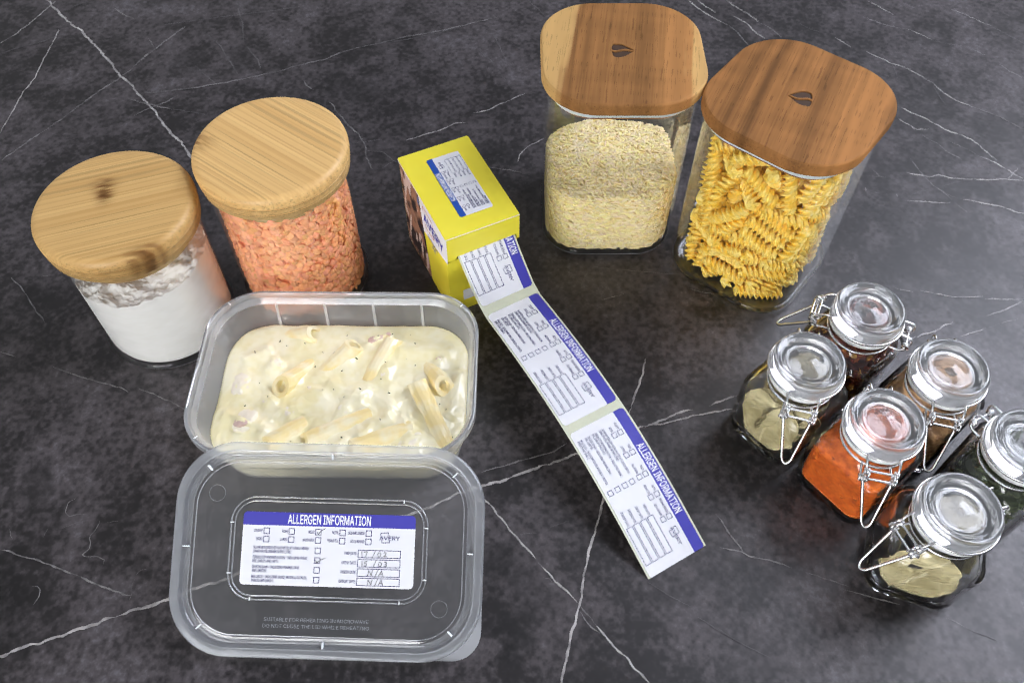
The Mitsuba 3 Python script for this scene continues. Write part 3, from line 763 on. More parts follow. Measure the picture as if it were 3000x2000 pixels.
def text(s, h, bold=False, squeeze=.52, width=None):
    key = (s, h, bold, squeeze, width)
    if key not in TXT:
        m = meshkit.text_mesh(s, h, .00004, bold)
        m.apply_translation([-m.bounds[0, 0], 0, 0])
        k = squeeze if width is None else width / m.bounds[1, 0]
        m.apply_scale([k, 1, 1])
        TXT[key] = m
    return TXT[key].copy()


def at(m, x, y, z=0.0, right=False, centre=False):
    w = m.bounds[1, 0]
    m.apply_translation([x - (w if right else w / 2 if centre else 0), y, z])
    return m


def frame(x0, y0, x1, y1, w):
    return tri(sbox(x0, y0, x1, y1).difference(sbox(x0 + w, y0 + w, x1 - w, y1 - w)))


def stroke(P, w):
    return tri(shapely.LineString(P).buffer(w / 2, cap_style='round', quad_segs=3))


mm = .001


def label_print():
    """everything printed in dark ink, label 98 x 40 mm, origin at its lower left, in metres"""
    ms = []
    Y = lambda d: (40 - d) * mm
    cb = 3.5
    xs = [13.7, 27.9, 43.1, 56.8, 71.7]
    for row, (yc, names) in enumerate([(10.4, ['CELERY:', 'FISH:', 'MILK:', 'NUTS:', 'SESAME SEEDS:']), (14.9, ['EGGS:', 'LUPIN:', 'MUSTARD:', 'PEANUTS:', 'SOYA BEANS:'])]):
        for x, s in zip(xs, names):
            ms.append(frame((x - cb / 2) * mm, Y(yc + cb / 2), (x + cb / 2) * mm, Y(yc - cb / 2), .42 * mm))
            ms.append(at(text(s, 1.6 * mm, True, .56), (x - cb / 2 - .5) * mm, Y(yc + .75), right=True))
    for yc, a, b in [(20.6, 'SULPHUR DIOXIDE OR SULPHITES AT LEVELS ABOVE', '10MG PER KILOGRAM OR PER LITRE:'), (25.9, 'CEREALS CONTAINING GLUTEN - INCLUDING WHEAT,', 'RYE, BARLEY AND OATS:'),
                     (31.2, 'CRUSTACEANS - INCLUDING PRAWNS, CRAB', 'AND LOBSTER:'), (36.5, 'MOLLUSCS - INCLUDING SQUID, MUSSELS, COCKLES,', 'WHELKS AND SNAILS:')]:
        ms.append(frame((43.3 - cb / 2) * mm, Y(yc + cb / 2), (43.3 + cb / 2) * mm, Y(yc - cb / 2), .42 * mm))
        ms.append(at(text(a, 1.5 * mm, True, .62, (31.4 if len(a) > 40 else 26.6) * mm), 6.6 * mm, Y(yc - .35)))
        ms.append(at(text(b, 1.5 * mm, True, .62, len(b) * .70 * mm), 6.6 * mm, Y(yc + 1.75)))
    for yc, s in [(21.5, 'PREP DATE:'), (26.6, 'USE BY DATE:'), (31.7, 'FROZEN DATE:'), (36.7, 'DEFROST DATE:')]:
        ms.append(frame(66 * mm, Y(yc + 2.2), 90.3 * mm, Y(yc - 2.2), .40 * mm))
        ms.append(at(text(s, 1.6 * mm, True, .56), 65.4 * mm, Y(yc + .75), right=True))
    ms += logo(83.6 * mm, Y(12.7), 11.6 * mm)
    return cat(ms)


def logo(cx, cy, w):
    """maker's mark: the word with two corners of a frame behind it"""
    k = w / .0116
    t = at(text('AVERY', .0021 * k, True, .6, w), cx, cy - .00105 * k, centre=True)
    f = lambda P: stroke([(cx + a * k * mm, cy + b * k * mm) for a, b in P], 0.00042 * k)
    return [t, f([(-5.2, 1.35), (-5.0, 2.75), (-.7, 3.0), (-.5, 1.35)]), f([(-4.4, -1.35), (-4.2, -2.6), (0, -2.35), (-.2, -1.35)])]


PRINT = label_print()
TITLE = at(text('ALLERGEN INFORMATION', 5.0 * mm, True, .5, 47.2 * mm), 49 * mm, 33.9 * mm, centre=True)
PAPER = sbox(2.4 * mm, 2.4 * mm, 95.6 * mm, 37.6 * mm).buffer(2.4 * mm, quad_segs=6)
BAND = PAPER.intersection(sbox(0, 32.7 * mm, 1, 1))


def fine(m, size):
    v, f = trimesh.remesh.subdivide_to_size(m.vertices, m.faces, size, max_iter=14)
    return trimesh.Trimesh(v, f, process=False)


def put_label(key, fmap, size=None, paper=True, clip=None, lab=None, pen=False, band_mat='print_blue'):
    """fmap maps label coordinates (x, y, height) to the world"""
    def done(m, h):
        m = m.copy()
        if size: m = fine(m, size)
        v = np.array(m.vertices)
        fs = m.faces
        if clip is not None:
            m = trimesh.Trimesh(v, fs, process=False)
            c = m.triangles_center[:, 0]
            m = trimesh.Trimesh(v, fs[c > clip], process=False)
            m.remove_unreferenced_vertices(); v, fs = np.array(m.vertices), m.faces
        m = trimesh.Trimesh(fmap(v[:, 0], v[:, 1], v[:, 2] + h), fs, process=False)
        return m
    k = num(key)
    base = tri(PAPER)
    k = put(k, done(base, 0), 'paper_white', True if size else False)
    if lab: tag(k, lab)
    put(k + '__header_band', done(tri(BAND), .00013), band_mat)
    put(k + '__title', done(TITLE, .00026), 'print_white')
    put(k + '__small_print', done(PRINT, .00014), 'print_ink')
    if pen:
        put(k + '__handwriting', done(HAND, .00030), 'pen_ink')
    return k


def hand():
    Y = lambda d: 40 - d
    S = []
    S.append([(42.4, Y(10.4)), (43.1, Y(11.6)), (44.3, Y(10.0)), (46.8, Y(8.4))])
    S.append([(42.2, Y(25.8)), (43.2, Y(27.3)), (44.4, Y(26.0)), (48.0, Y(24.3))])
    S.append([(42.6, Y(26.0)), (43.3, Y(27.0)), (45.4, Y(25.2))])

    def put_(P, x, yc):
        for s in P: S.append([(x + a, Y(yc) + b - 1.4) for a, b in s])
    g1 = [[(0, 2.7), (.2, 0)]]
    g7 = [[(0, 2.4), (1.9, 2.7), (.9, .1)]]
    sl = [[(0, -.8), (1.9, 3.6)]]
    g0 = [[(1 + .9 * math.cos(a), 1.2 + 1.15 * math.sin(a)) for a in np.linspace(1.8, 8.2, 16)]]
    g2 = [[(0, 2.0), (.6, 2.6), (1.4, 2.4), (1.3, 1.5), (.1, .2), (1.9, .3)]]
    g5 = [[(1.7, 2.6), (.3, 2.5), (.2, 1.5), (1.2, 1.5), (1.5, .7), (.8, .05), (0, .3)]]
    g3 = [[(.1, 2.4), (.9, 2.6), (1.4, 2.0), (.6, 1.4), (1.5, 1.0), (1.0, .1), (0, .2)]]
    gN = [[(0, 0), (.4, 2.6), (2.1, .1), (2.6, 2.8)]]
    gA = [[(0, 0), (1.5, 2.7), (2.5, -.1)], [(.5, 1.0), (2.2, .9)]]
    for g, x in [(g1, 68.3), (g7, 69.6), (sl, 74.2), (g0, 77.2), (g2, 80.6)]: put_(g, x, 21.6)
    for g, x in [(g1, 68.6), (g5, 69.9), (sl, 74.8), (g0, 77.8), (g3, 81.2)]: put_(g, x, 26.8)
    for yc in (31.8, 36.8):
        for g, x in [(gN, 72.2), (sl, 76.2), (gA, 78.4)]: put_(g, x, yc)
    return cat([stroke([(a * mm, b * mm) for a, b in s], .34 * mm) for s in S])


HAND = hand()

# ================================================================ LABEL DISPENSER BOX
BX, BY, BA, BB, BH, BYAW = -.0373, .4207, .0260, .0417, .0818, .4524
BM = place(BX, BY, BYAW)


def card_col(p, n, uv):
    return mix((.80, .70, .045), (.84, .75, .065), fbm(p.x * 90, p.y * 90, p.z * 90, 2))


mat('yellow_card', princ(mikit.proc(card_col), .32, specular=.45))
mat('white_card', princ((.76, .77, .79), .4))


def side_photo(p, n, uv):
    """printed food photograph on the side of the box: brown, cream and blue patches"""
    u, v = uv.x, uv.y
    a = fbm(u * 5 + 2, v * 7, 1.0, 3)
    b = fbm(u * 9 + v * 4, v * 5 - u * 3, 5.0, 2)
    c = mix((.030, .020, .018), (.30, .16, .10), smoothstep(.35, .62, a))
    c = mix(c, (.58, .46, .40), smoothstep(.56, .68, b))
    c = mix(c, (.10, .16, .34), smoothstep(.62, .70, fbm(u * 6 + 20, v * 4, 2.0, 2)) * smoothstep(.5, .8, v))
    return c


mat('photo_print', princ(mikit.proc(side_photo), .35))
bk = tag('label_box', 'small yellow cardboard dispenser box with a label strip coming out of its front slot', 'box')
t = .0008
put('label_box__carton', cat([box(-BA, BA, -BB + .0022, -BB + .0022 + t, .0005, .0560), box(-BA, BA, BB - t, BB, .0005, BH - .0012), box(-BA, -BA + t, -BB + .0030, BB - t, .0005, BH - .0012), box(BA - t, BA, -BB + .0030, BB - t, .0005, BH - .0012),
                              box(-BA + t, BA - t, -BB + .0030, BB - t, .0005, .0013)]), 'yellow_card', False, BM)
top = loft([ring(BA + .0006, BB + .0003, .0010, z, 4) for z in (BH - .0009, BH)])
put('label_box__top_flap', top, 'yellow_card', 20, BM)
fl = tri(Polygon([(-BA - .0004, BH - .0010), (BA + .0003, BH - .0010), (BA + .0003, .0592), (BA - .0012, .0592), (BA - .0020, .0640), (-.0195, .0622), (-.0205, .0600), (-BA + .0012, .0596), (-BA - .0004, .0604)]))
fl = trimesh.creation.extrude_polygon(Polygon([(-BA - .0004, BH - .0010), (BA + .0003, BH - .0010), (BA + .0003, .0592), (BA - .0012, .0592), (BA - .0020, .0640), (-.0195, .0622), (-.0205, .0600), (-BA + .0012, .0596), (-BA - .0004, .0604)]), .0007, engine='earcut')
fl.apply_transform(trimesh.transformations.rotation_matrix(math.pi / 2, [1, 0, 0])); fl.apply_translation([0, -BB + .0003, 0])
put('label_box__front_flap', fl, 'yellow_card', False, BM)
# white cut edges of the card
ed = [box(-BA - .0005, BA + .0005, -BB - .0005, -BB - .0001, BH - .0008, BH - .0003), box(-BA - .0009, -BA - .0005, -BB, BB, BH - .0012, BH - .0007), box(BA + .0001, BA + .00042, -BB - .00025, -BB + .0001, .0595, BH - .0012),
      box(-BA - .0007, -BA - .0003, -BB - .0005, -BB - .0001, .0606, BH - .001)]
put('label_box__cut_edge', cat(ed), 'white_card', False, BM)


def side(P, h):
    """polygon in (depth, height) on the left face; depth runs from the front (-) to the back (+)"""
    m = tri(Polygon(P), .006)
    v = np.array(m.vertices)
    out = trimesh.Trimesh(np.c_[np.full(len(v), -BA - h), v[:, 0], v[:, 1]], m.faces, process=False)
    if out.face_normals[:, 0].mean() > 0: out.invert()
    return out, v


m_, v_ = side([(.006, BH - .0014), (.0410, BH - .0014), (.0410, .0012), (-.004, .0012), (.0025, .0460)], .00016)
put('label_box__food_photo', (np.array(m_.vertices), np.array(m_.faces)), 'photo_print', False, BM, uv=np.c_[v_[:, 0] / .05, v_[:, 1] / .08])
m_, v_ = side([(.006, BH - .0014), (.0025, .0470), (-BB + .0006, .0560), (-BB + .0006, BH - .0014)], .00018)
put('label_box__white_panel', m_, 'white_card', False, BM)


def onside(m, h):
    """a flat mesh in (reading direction, up) put on the left face, read from the back to the front"""
    v = np.array(m.vertices)
    o = trimesh.Trimesh(np.c_[-BA - h - v[:, 2], -v[:, 0], v[:, 1]], m.faces, process=False)
    return o


lg = at(text('AVERY', .0080, True, .6, .0345), .0178, .0608, centre=True)
put('label_box__side_lettering', cat([onside(lg, .00034), onside(at(text('Food Allergen', .0030, False, .62), .006, .0490), .0003), onside(at(text('Labels', .0030, False, .62), .012, .0445), .0003)]), 'print_blue', False, BM)
mat('print_red', princ((.55, .06, .05), .4))
put('label_box__side_frame', cat([onside(stroke([(.000, .0700), (.0005, .0745), (.0165, .0735), (.0185, .0690)], .0006), .00034), onside(stroke([(.003, .0590), (.004, .0560), (.0180, .0575), (.0172, .0600)], .0006), .00034)]), 'print_red', False, BM)
m = tri(sbox(-.019, .012, -.0105, .021).buffer(.001))
v = np.array(m.vertices)
fm = trimesh.Trimesh(np.c_[v[:, 0] + .004, np.full(len(v), -BB + .0022 - .00016), v[:, 1]], m.faces, process=False)
put('label_box__front_mark', fm, 'white_card', False, BM)
# the printed picture of a label on the top flap
kx, ky = .0588 / .098, .0240 / .040
cB, sB = math.cos(BYAW), math.sin(BYAW)


def boxmap(x, y, h):
    lx, ly = .0020 - (y - .020) * ky, .0012 + (x - .049) * kx
    return np.c_[BX + cB * lx - sB * ly, BY + sB * lx + cB * ly, BH + .00016 + h]


mat('box_blue', princ((.018, .075, .36), .4))
put_label('label_box__printed_label', boxmap, band_mat='box_blue')

# ================================================================ THE STRIP OF LABELS
tag('label_strip', 'curling backing strip of blue and white allergen labels lying on the worktop', 'labels')
FC = np.array([-.01913, .38339])
tz = spline(np.array([(-6, 68), (0, 62.6), (10, 52), (20, 40.8), (27, 33.6), (31, 31.6), (40, 31.4), (60, 32.6), (90, 33.0), (110, 32), (129, 30), (150, 26.4), (175, 19.8), (200, 11.2), (215, 5.3), (227.6, .45)]), 900) / 1000
arc = np.r_[0, np.cumsum(np.linalg.norm(np.diff(tz, axis=0), axis=1))]
Y1 = .5272
e0, n0 = np.array([math.cos(BYAW), math.sin(BYAW)]), np.array([math.sin(BYAW), -math.cos(BYAW)])
e1, n1v = np.array([math.cos(Y1), math.sin(Y1)]), np.array([math.sin(Y1), -math.cos(Y1)])
k = smoothstep_np = np.clip(tz[:, 0] / .028, 0, 1)[:, None]
cen = (1 - k) * (FC + n0 * tz[:, :1] + e0 * .0021) + k * (FC + n1v * tz[:, :1] + e1 * .0043)
CL = np.c_[cen, tz[:, 1]]
LAT = np.c_[(1 - k) * e0 + k * e1, np.zeros(len(k))]
LAT /= np.linalg.norm(LAT, axis=1, keepdims=True)
TAN = np.gradient(CL, axis=0); TAN /= np.linalg.norm(TAN, axis=1, keepdims=True)
NRM = np.cross(LAT, TAN); NRM *= np.sign(NRM[:, 2:] + 1e-9); NRM /= np.linalg.norm(NRM, axis=1, keepdims=True)
s2 = float(np.interp(.0312, tz[:, 0], arc))
SW = .0424


def stripmap(s0, flipw=.0195):
    def f(x, y, h):
        s = s0 + x
        g = lambda A: np.stack([np.interp(s, arc, A[:, i]) for i in range(3)], -1)
        curl = (.0012 * np.sin(s * 60) + .0010 * ((y - .020) / .02) ** 2)[:, None] * 0
        return g(CL) + g(LAT) * ((y - .020) * (.0395 / .040))[:, None] + g(NRM) * (h[:, None] + .00022) + curl
    return f


ss = np.linspace(0, arc[-1], 150)
ww = np.linspace(-SW / 2, SW / 2, 9)
G = np.array([[np.interp(s, arc, CL[:, i]) for i in range(3)] for s in ss])
GL = np.array([[np.interp(s, arc, LAT[:, i]) for i in range(3)] for s in ss])
V_ = (G[:, None] + GL[:, None] * ww[None, :, None]).reshape(-1, 3)
q = [(i * 9 + j, i * 9 + j + 1, (i + 1) * 9 + j + 1, (i + 1) * 9 + j) for i in range(149) for j in range(8)]
put('label_strip__backing', (V_, np.array(q)), 'backing_paper', True)
tag('label_strip__backing', 'pale green grey backing paper')
l3 = s2 + .098 + .0062
put_label('label_strip__label', stripmap(s2 - .0066 - .098), .003, clip=.098 - (s2 - .0066) + .004, lab='label half out of the box slot')
put_label('label_strip__label', stripmap(s2), .003, lab='middle label of the strip')
put_label('label_strip__label', stripmap(l3 - .0003), .003, lab='last label at the free end')

# ================================================================ FOOD CONTAINER AND ITS MEAL
CX, CY, CH, CA, CBB, CYAW = -.1082, .2911, .0544, .0868, .0603, -.0080
CM = place(CX, CY, CYAW)
K = 16


def cring(inset, z, rad0=.033):
    return ring(CA - inset, CBB - inset, max(rad0 - inset * .75, .012), z, K)


def wall_in(z):
    return .0112 - .0084 * max(0, (z - .004)) / .0460


tag('food_container', 'clear plastic food container without its lid, filled with creamy pasta', 'container')
walls = loft([cring(.026, .0010), cring(.0150, .0006), cring(.0125, .0011), cring(.0114, .0030)] + [cring(wall_in(z), z) for z in np.linspace(.006, .0490, 8)] + [cring(.0026, .0508)], caps=(True, False))
put('food_container__tub', walls, 'plastic_wall', 35, CM)
rim = [(3.0, 50.4), (2.55, 53.2), (2.1, 54.1), (1.5, 54.4), (.8, 54.4), (.25, 54.1), (0, 53.4), (-.1, 49.6), (.35, 49.4), (.75, 49.7), (.85, 52.6), (1.2, 53.2), (1.8, 53.2), (2.1, 52.6), (2.4, 50.4)]
put('food_container__rim', loft([cring(a / 1000, b / 1000) for a, b in rim], loop=True), 'plastic_rim', 40, CM)
put('food_container__ledge', loft([cring(a / 1000, b / 1000) for a, b in [(3.1, 50.3), (3.1, 50.9), (5.0, 47.9), (5.6, 47.2), (5.4, 46.8), (4.8, 47.3)]], loop=True), 'plastic_rim', 40, CM)
for x in (-.048, -.016, .016, .048):
    r0, r1 = CBB - wall_in(.010) - .0006, CBB - wall_in(.046) - .0006
    V8 = np.array([(x + sx * .0009 + (0), (r1 if top_ else r0) - d, .046 if top_ else .010) for top_ in (0, 1) for sx in (-1, 1) for d in (0, .0006)])
    put('food_container__wall_rib', trimesh.Trimesh(*[getattr(trimesh.convex.convex_hull(V8), a) for a in ('vertices', 'faces')], process=False), 'plastic_tab', False, CM)
for ang, rx, ry in [(2.35, -.0752, .0492), (.79, .0752, .0492), (3.95, -.0755, -.0488)]:
    b = box(-.0012, .0012, -.0003, .0003, CH - .0002, CH + .0003)
    b.apply_transform(trimesh.transformations.rotation_matrix(ang, [0, 0, 1])); b.apply_translation([rx, ry, 0])
    put('food_container__moulded_mark', b, 'plastic_mark', False, CM)

PEN = [  # the open end that shows (mm, in the container), heading, length, dip, height of the end's centre over the sauce, how far it pokes out
    (46.8, 6, -64, 50, 5, 2.2, 3.0), (65.5, 1.0, 122, 32, 24, 4.6, 2.6), (-38.5, -.5, 57, 32, 22, 5.0, 2.2), (4.6, 33, 222, 30, 18, 3.4, 2.2), (30.5, 41, 245, 34, 9, .6, 1.4),
    (-20, -38, 29, 42, 4, -1.2, 1.3), (8.7, -43, 24, 38, 4, .4, 1.9), (-43, -41, 41, 26, 8, -.6, 1.4), (-22.5, 43, 176, 26, 20, 1.2, 1.6),
    ]
SUNK = [((2, -41.5), (31.2, -20.4)), ((-70, -19.6), (-44, -30)), ((35, 30.6), (67, 29)), ((-8, 4), (14, -8)), ((-66, 22), (-52, 30)), ((75, 12), (70, -18)), ((-46, 20), (-50, 15))]
CHK = [(-65.5, 4, 17, 12, .6, 95), (-31, -15, 12, 8.5, .5, 20), (-16.5, -2.0, 13, 8, .3, -15), (-14.5, 10.2, 10, 6.5, .2, 10), (46, -38, 15, 9, .8, 40), (-57, -24, 14, 10, .2, 60), (14, 0, 13, 8, -.4, 30), (26, 14, 11, 8, .0, 80), (60, 20, 9, 6, 0, 10), (-45, -8, 9, 7, -.3, 0), (2, -14, 9, 7, 0, 50), (-45, 19, 6, 5, .5, 0), (32, -14, 8, 6, -.2, 70)]
HAM = [(18, 40, 10, 4.4, .4, 25), (25, 43, 4, 3, .4, 40), (-58.5, -27, 7, 4.6, .4, 10), (60.5, 22.8, 4.5, 3, .4, 10)]
ZB = .0285


def sauce_h(x, y):
    """height of the sauce; x, y in mm"""
    ca_, sa_ = math.cos(.6), math.sin(.6)
    xr, yr = x * ca_ - y * sa_, x * sa_ + y * ca_
    w0 = np.c_[xr * .06, yr * .06, np.full(len(x), 4.0)]
    p = np.c_[xr + 14 * (meshkit.fbm(w0, 2, 1) - .5), yr + 14 * (meshkit.fbm(w0, 2, 2) - .5), np.zeros(len(x))]
    h = 2.4 * (meshkit.fbm(p * .045, 3, 7) - .5) + 2.6 * (meshkit.fbm(p * .11, 3, 9) - .5) + .4 * (meshkit.fbm(p * .35, 2, 3) - .5)
    front = 1 - np.clip((y + 5) / 40, 0, 1)
    h = h * (.35 + .9 * front)
    for ex_, ey_, hd, L, dip, off, poke in PEN:
        c, s_ = math.cos(math.radians(hd)), math.sin(math.radians(hd))
        u, l = (x - ex_) * c + (y - ey_) * s_, np.abs((y - ey_) * c - (x - ex_) * s_)
        run = L * math.cos(math.radians(dip))
        top = off + 6.0 - np.clip(u, 0, run) * math.tan(math.radians(dip)) - poke * np.clip(1 - .5 * u / run, .3, 1)
        ex = np.maximum(0, np.maximum(9.0 - u, u - run))
        h += np.maximum(0, top) * np.exp(-(l / 6.6) ** 2 - (ex / 3.0) ** 2)
    for A, B in SUNK:
        A, B = np.array(A), np.array(B)
        d = B - A; L = np.linalg.norm(d); d = d / L
        q = np.c_[x, y] - A
        s = q @ d
        l = np.abs(q @ np.array([-d[1], d[0]]))
        ex = np.maximum(0, np.maximum(-s, s - L))
        h += 3.4 * np.exp(-(l / 5.6) ** 2 - (ex / 3.0) ** 2)
    for cx, cy, a, b, up, rot in CHK + HAM:
        c, s_ = math.cos(math.radians(rot)), math.sin(math.radians(rot))
        u, v = (x - cx) * c + (y - cy) * s_, (y - cy) * c - (x - cx) * s_
        h += 2.2 * np.exp(-((u / a * 1.6) ** 2 + (v / b * 1.6) ** 2) ** 1.3)
    return ZB * 1000 + h


tag('creamy_pasta_meal', 'creamy white pasta meal with penne, chicken and ham filling the open plastic container', 'pasta meal')
wi = wall_in(.0285) + .0005
base = even(rr(CA - wi, CBB - wi, .033 - wi * .75, 24), 420)
NB = len(base)
rings = []
edge = np.arctan2(base[:, 1], base[:, 0])
wav = (meshkit.fbm(np.c_[np.cos(edge) * 3, np.sin(edge) * 3, edge * 0], 3, 6))
inl = .0010 + .0030 * np.clip(-base[:, 0] / .06, 0, 1) * wav
dirs = base / np.linalg.norm(base, axis=1, keepdims=True)
base2 = base - dirs * inl[:, None]
for s in np.linspace(.004, 1, 120):
    q = base2 * s
    z = sauce_h(q[:, 0] * 1000, q[:, 1] * 1000) / 1000
    ed_ = np.clip((s - .93) / .07, 0, 1)
    z = z - .0012 * ed_ ** 2 * (wav * 2)
    rings.append(np.c_[q, z])
for dz in (.0012, .004):
    rings.append(np.c_[base2 + dirs * inl[:, None] * .75, rings[119][:, 2] - dz])
for z in (.018, .010, .004):
    i_ = wall_in(z) + .0004
    rings.append(np.c_[even(rr(CA - i_, CBB - i_, .033 - i_ * .75, 24), 420), np.full(NB, z)])
i_ = .0155
rings += [np.c_[even(rr(CA - i_, CBB - i_, .020, 24), 420), np.full(NB, .0015)], np.c_[even(rr(CA - .03, CBB - .03, .014, 24), 420), np.full(NB, .0014)]]


def sauce_col(p, n, uv):
    k = fbm(p.x * 60, p.y * 60, 3.0, 3)
    j = fbm(p.x * 300, p.y * 300, 8.0, 2)
    return mix((.79, .715, .41), (.86, .81, .58), smoothstep(.25, .75, .7 * k + .3 * j))


def penne_col(p, n, uv):
    k = fbm(p.x * 120, p.y * 120, p.z * 120, 3)
    return mix((.84, .69, .33), (.86, .78, .52), smoothstep(.35, .70, k))


def meat_col(p, n, uv):
    k = fbm(p.x * 160, p.y * 160, p.z * 160, 3)
    return mix((.79, .71, .55), (.83, .78, .62), smoothstep(.3, .65, k))


def sauce_bump(p, n, uv):
    return fbm(p.x * 260, p.y * 260, p.z * 260, 3) * .0005


def wet(name, fn, rough, cc):
    scene[name] = {'type': 'twosided', 'bsdf': {'type': 'bumpmap', 'arbitrary_name': mikit.proc(sauce_bump, .0004), 'scale': 1.0,
                                               'inner': princ(mikit.proc(fn), rough, specular=.7, clearcoat=cc, clearcoat_gloss=.96)}}


wet('sauce', sauce_col, .24, .45)
wet('wet_penne', penne_col, .14, 1.0)
wet('chicken', meat_col, .3, .7)
wet('ham', lambda p, n, uv: mix((.50, .30, .25), (.72, .56, .47), fbm(p.x * 300, p.y * 300, p.z * 300, 2)), .3, .6)
put('creamy_pasta_meal__sauce', loft(rings, caps=(True, True)), 'sauce', True, CM)


def penne_mesh(L, R0=.0064, Ri=.0038, seed=0):
    n = 56
    a = np.arange(n) * 2 * np.pi / n
    r_ = np.random.default_rng(seed)
    rings = []
    bendk = r_.uniform(-.0012, .0012)

    def rg_(s, r, rid):
        rad = r + rid * np.cos(a * 14)
        x, y = rad * np.cos(a), rad * np.sin(a) * .94
        sh = .55 * x
        ax = s * L / 2 + sh * min(1, max(0, (abs(s) - .55) / .45))
        return np.c_[ax, y, x + bendk * (1 - s * s)]
    ss_ = np.r_[np.linspace(-1, -.6, 8), np.linspace(-.4, .4, 5), np.linspace(.6, 1, 8)]
    for s in ss_: rings.append(rg_(s, R0, .00009))
    for s in ss_[::-1]: rings.append(rg_(s, Ri, 0) )
    return loft(rings, loop=True)


for i, (ex_, ey_, hd, L, dip, off, poke) in enumerate(PEN):
    x0, y0 = ex_ + 9 * math.cos(math.radians(hd + 90)), ey_ + 9 * math.sin(math.radians(hd + 90))
    Mx = CM @ T().translate([ex_ / 1000, ey_ / 1000, ZB + off / 1000]) @ T().rotate([0, 0, 1], hd) @ T().rotate([0, 1, 0], dip) @ T().translate([L / 2000, 0, 0])
    put('creamy_pasta_meal__penne', penne_mesh(L / 1000, seed=i), 'wet_penne', 40, Mx)


def lump(a, b, c, seed):
    m = trimesh.creation.icosphere(subdivisions=4)
    v = np.array(m.vertices)
    d = meshkit.fbm(v * 1.7 + seed * 3.1, 3, seed) - .5
    v = v * (1 + .55 * d)[:, None]
    return trimesh.Trimesh(v * np.array([a, b, c]) / 2000, m.faces, process=False)


for kind, LST, hh in (('chicken', CHK, 7.0), ('ham', HAM, 4.6)):
    for i, (cx, cy, a, b, up, rot) in enumerate(LST):
        zz = float(sauce_h(np.array([cx * 1.0]), np.array([cy * 1.0]))[0]) / 1000 - hh / 2000 + (-.0003 + up * .0006)
        put('creamy_pasta_meal__' + kind + '_piece', lump(a * 1.25, b * 1.25, hh, i + (20 if kind == 'ham' else 0)), kind, True, CM @ T().translate([cx / 1000, cy / 1000, zz]) @ T().rotate([0, 0, 1], rot))
hr = np.random.default_rng(8)
fl_ = []
HP = [(21, 21.5), (6, 25), (-2, 15), (-20, 18), (-54, 5), (-60, -12), (12, -1), (2, -6), (-5, -1), (30, -2), (56, -8), (72, -34), (52, -43), (1, -26), (4.5, -36), (-60, 27), (44, 36), (-46, 38), (28, 44), (64, -30), (24, 8)]
for i in range(46):
    x, y = HP[i] if i < len(HP) else (hr.uniform(-68, 70), hr.uniform(-46, 46))
    z = float(sauce_h(np.array([x * 1.0]), np.array([y * 1.0]))[0]) / 1000
    s = hr.uniform(.35, .75) * (1.2 if i < 21 else .7)
    m = trimesh.creation.icosphere(subdivisions=1); m.apply_scale([s * mm * hr.uniform(.8, 2.0), s * mm * .55, .00035])
    m.apply_transform(trimesh.transformations.rotation_matrix(hr.uniform(0, 6.3), [0, 0, 1])); m.apply_translation([x / 1000, y / 1000, z + .0002])
    fl_.append(m)
mat('herb_fleck', princ((.05, .055, .025), .6))
k = put('creamy_pasta_meal__herb_flecks', cat(fl_), 'herb_fleck', True, CM)
tag(k, 'dark specks of dried herb', kind='stuff')

# ================================================================ THE CONTAINER'S LID
tag('container_lid', 'clear plastic lid with a filled-in allergen label leaning on the food container', 'lid')
LX, LY, LZ, LYAW, LT = -.1037, .1840, .0309, -.0278, .4704
LA, LB = .0879, .0594
cy_, sy_, ct_, st_ = math.cos(LYAW), math.sin(LYAW), math.cos(LT), math.sin(LT)
EX, EY = np.array([cy_, sy_, 0]), np.array([-sy_ * ct_, cy_ * ct_, st_])
EZ = np.cross(EX, EY)
LM4 = np.eye(4); LM4[:3, 0], LM4[:3, 1], LM4[:3, 2], LM4[:3, 3] = EX, EY, EZ, [LX, LY, LZ]
LMt = T(LM4)


def lring(inset, h, rad0=.0345):
    return ring(LA - inset, LB - inset, max(rad0 - inset * .8, .008), h, K)


put('container_lid__panel', loft([lring(9.6 * mm, -.0003), lring(10.6 * mm, 0), lring(12.5 * mm, .0001), lring(30 * mm, .0001)], caps=(False, True)), 'plastic_panel', 30, LMt)
prof = [(.2, -5.4), (.0, -5.4), (0, .9), (.3, 1.9), (1.0, 2.4), (4.6, 2.4), (5.3, 2.1), (5.7, 1.4), (6.2, -.6), (6.9, -1.2), (8.2, -1.2), (8.8, -.8), (9.8, -.1),
        (9.8, -.8), (9.2, -1.5), (8.5, -1.9), (6.6, -1.9), (5.6, -1.2), (5.0, 1.0), (4.4, 1.6), (1.4, 1.6), (.8, 1.2), (.75, .6), (.75, -5.4)]
put('container_lid__rim', loft([lring(a * mm, b * mm) for a, b in prof], loop=True), 'plastic_rim', 32, LMt)


def bead(a, b, rad, w, h):
    P = [(0, 0), (.15, .7), (.5, 1), (.85, .7), (1, 0)]
    return loft([ring(a - q * w, b - q * w, rad - q * w, r * h - (.0002 if r == 0 else 0), K) for q, r in P], loop=True)


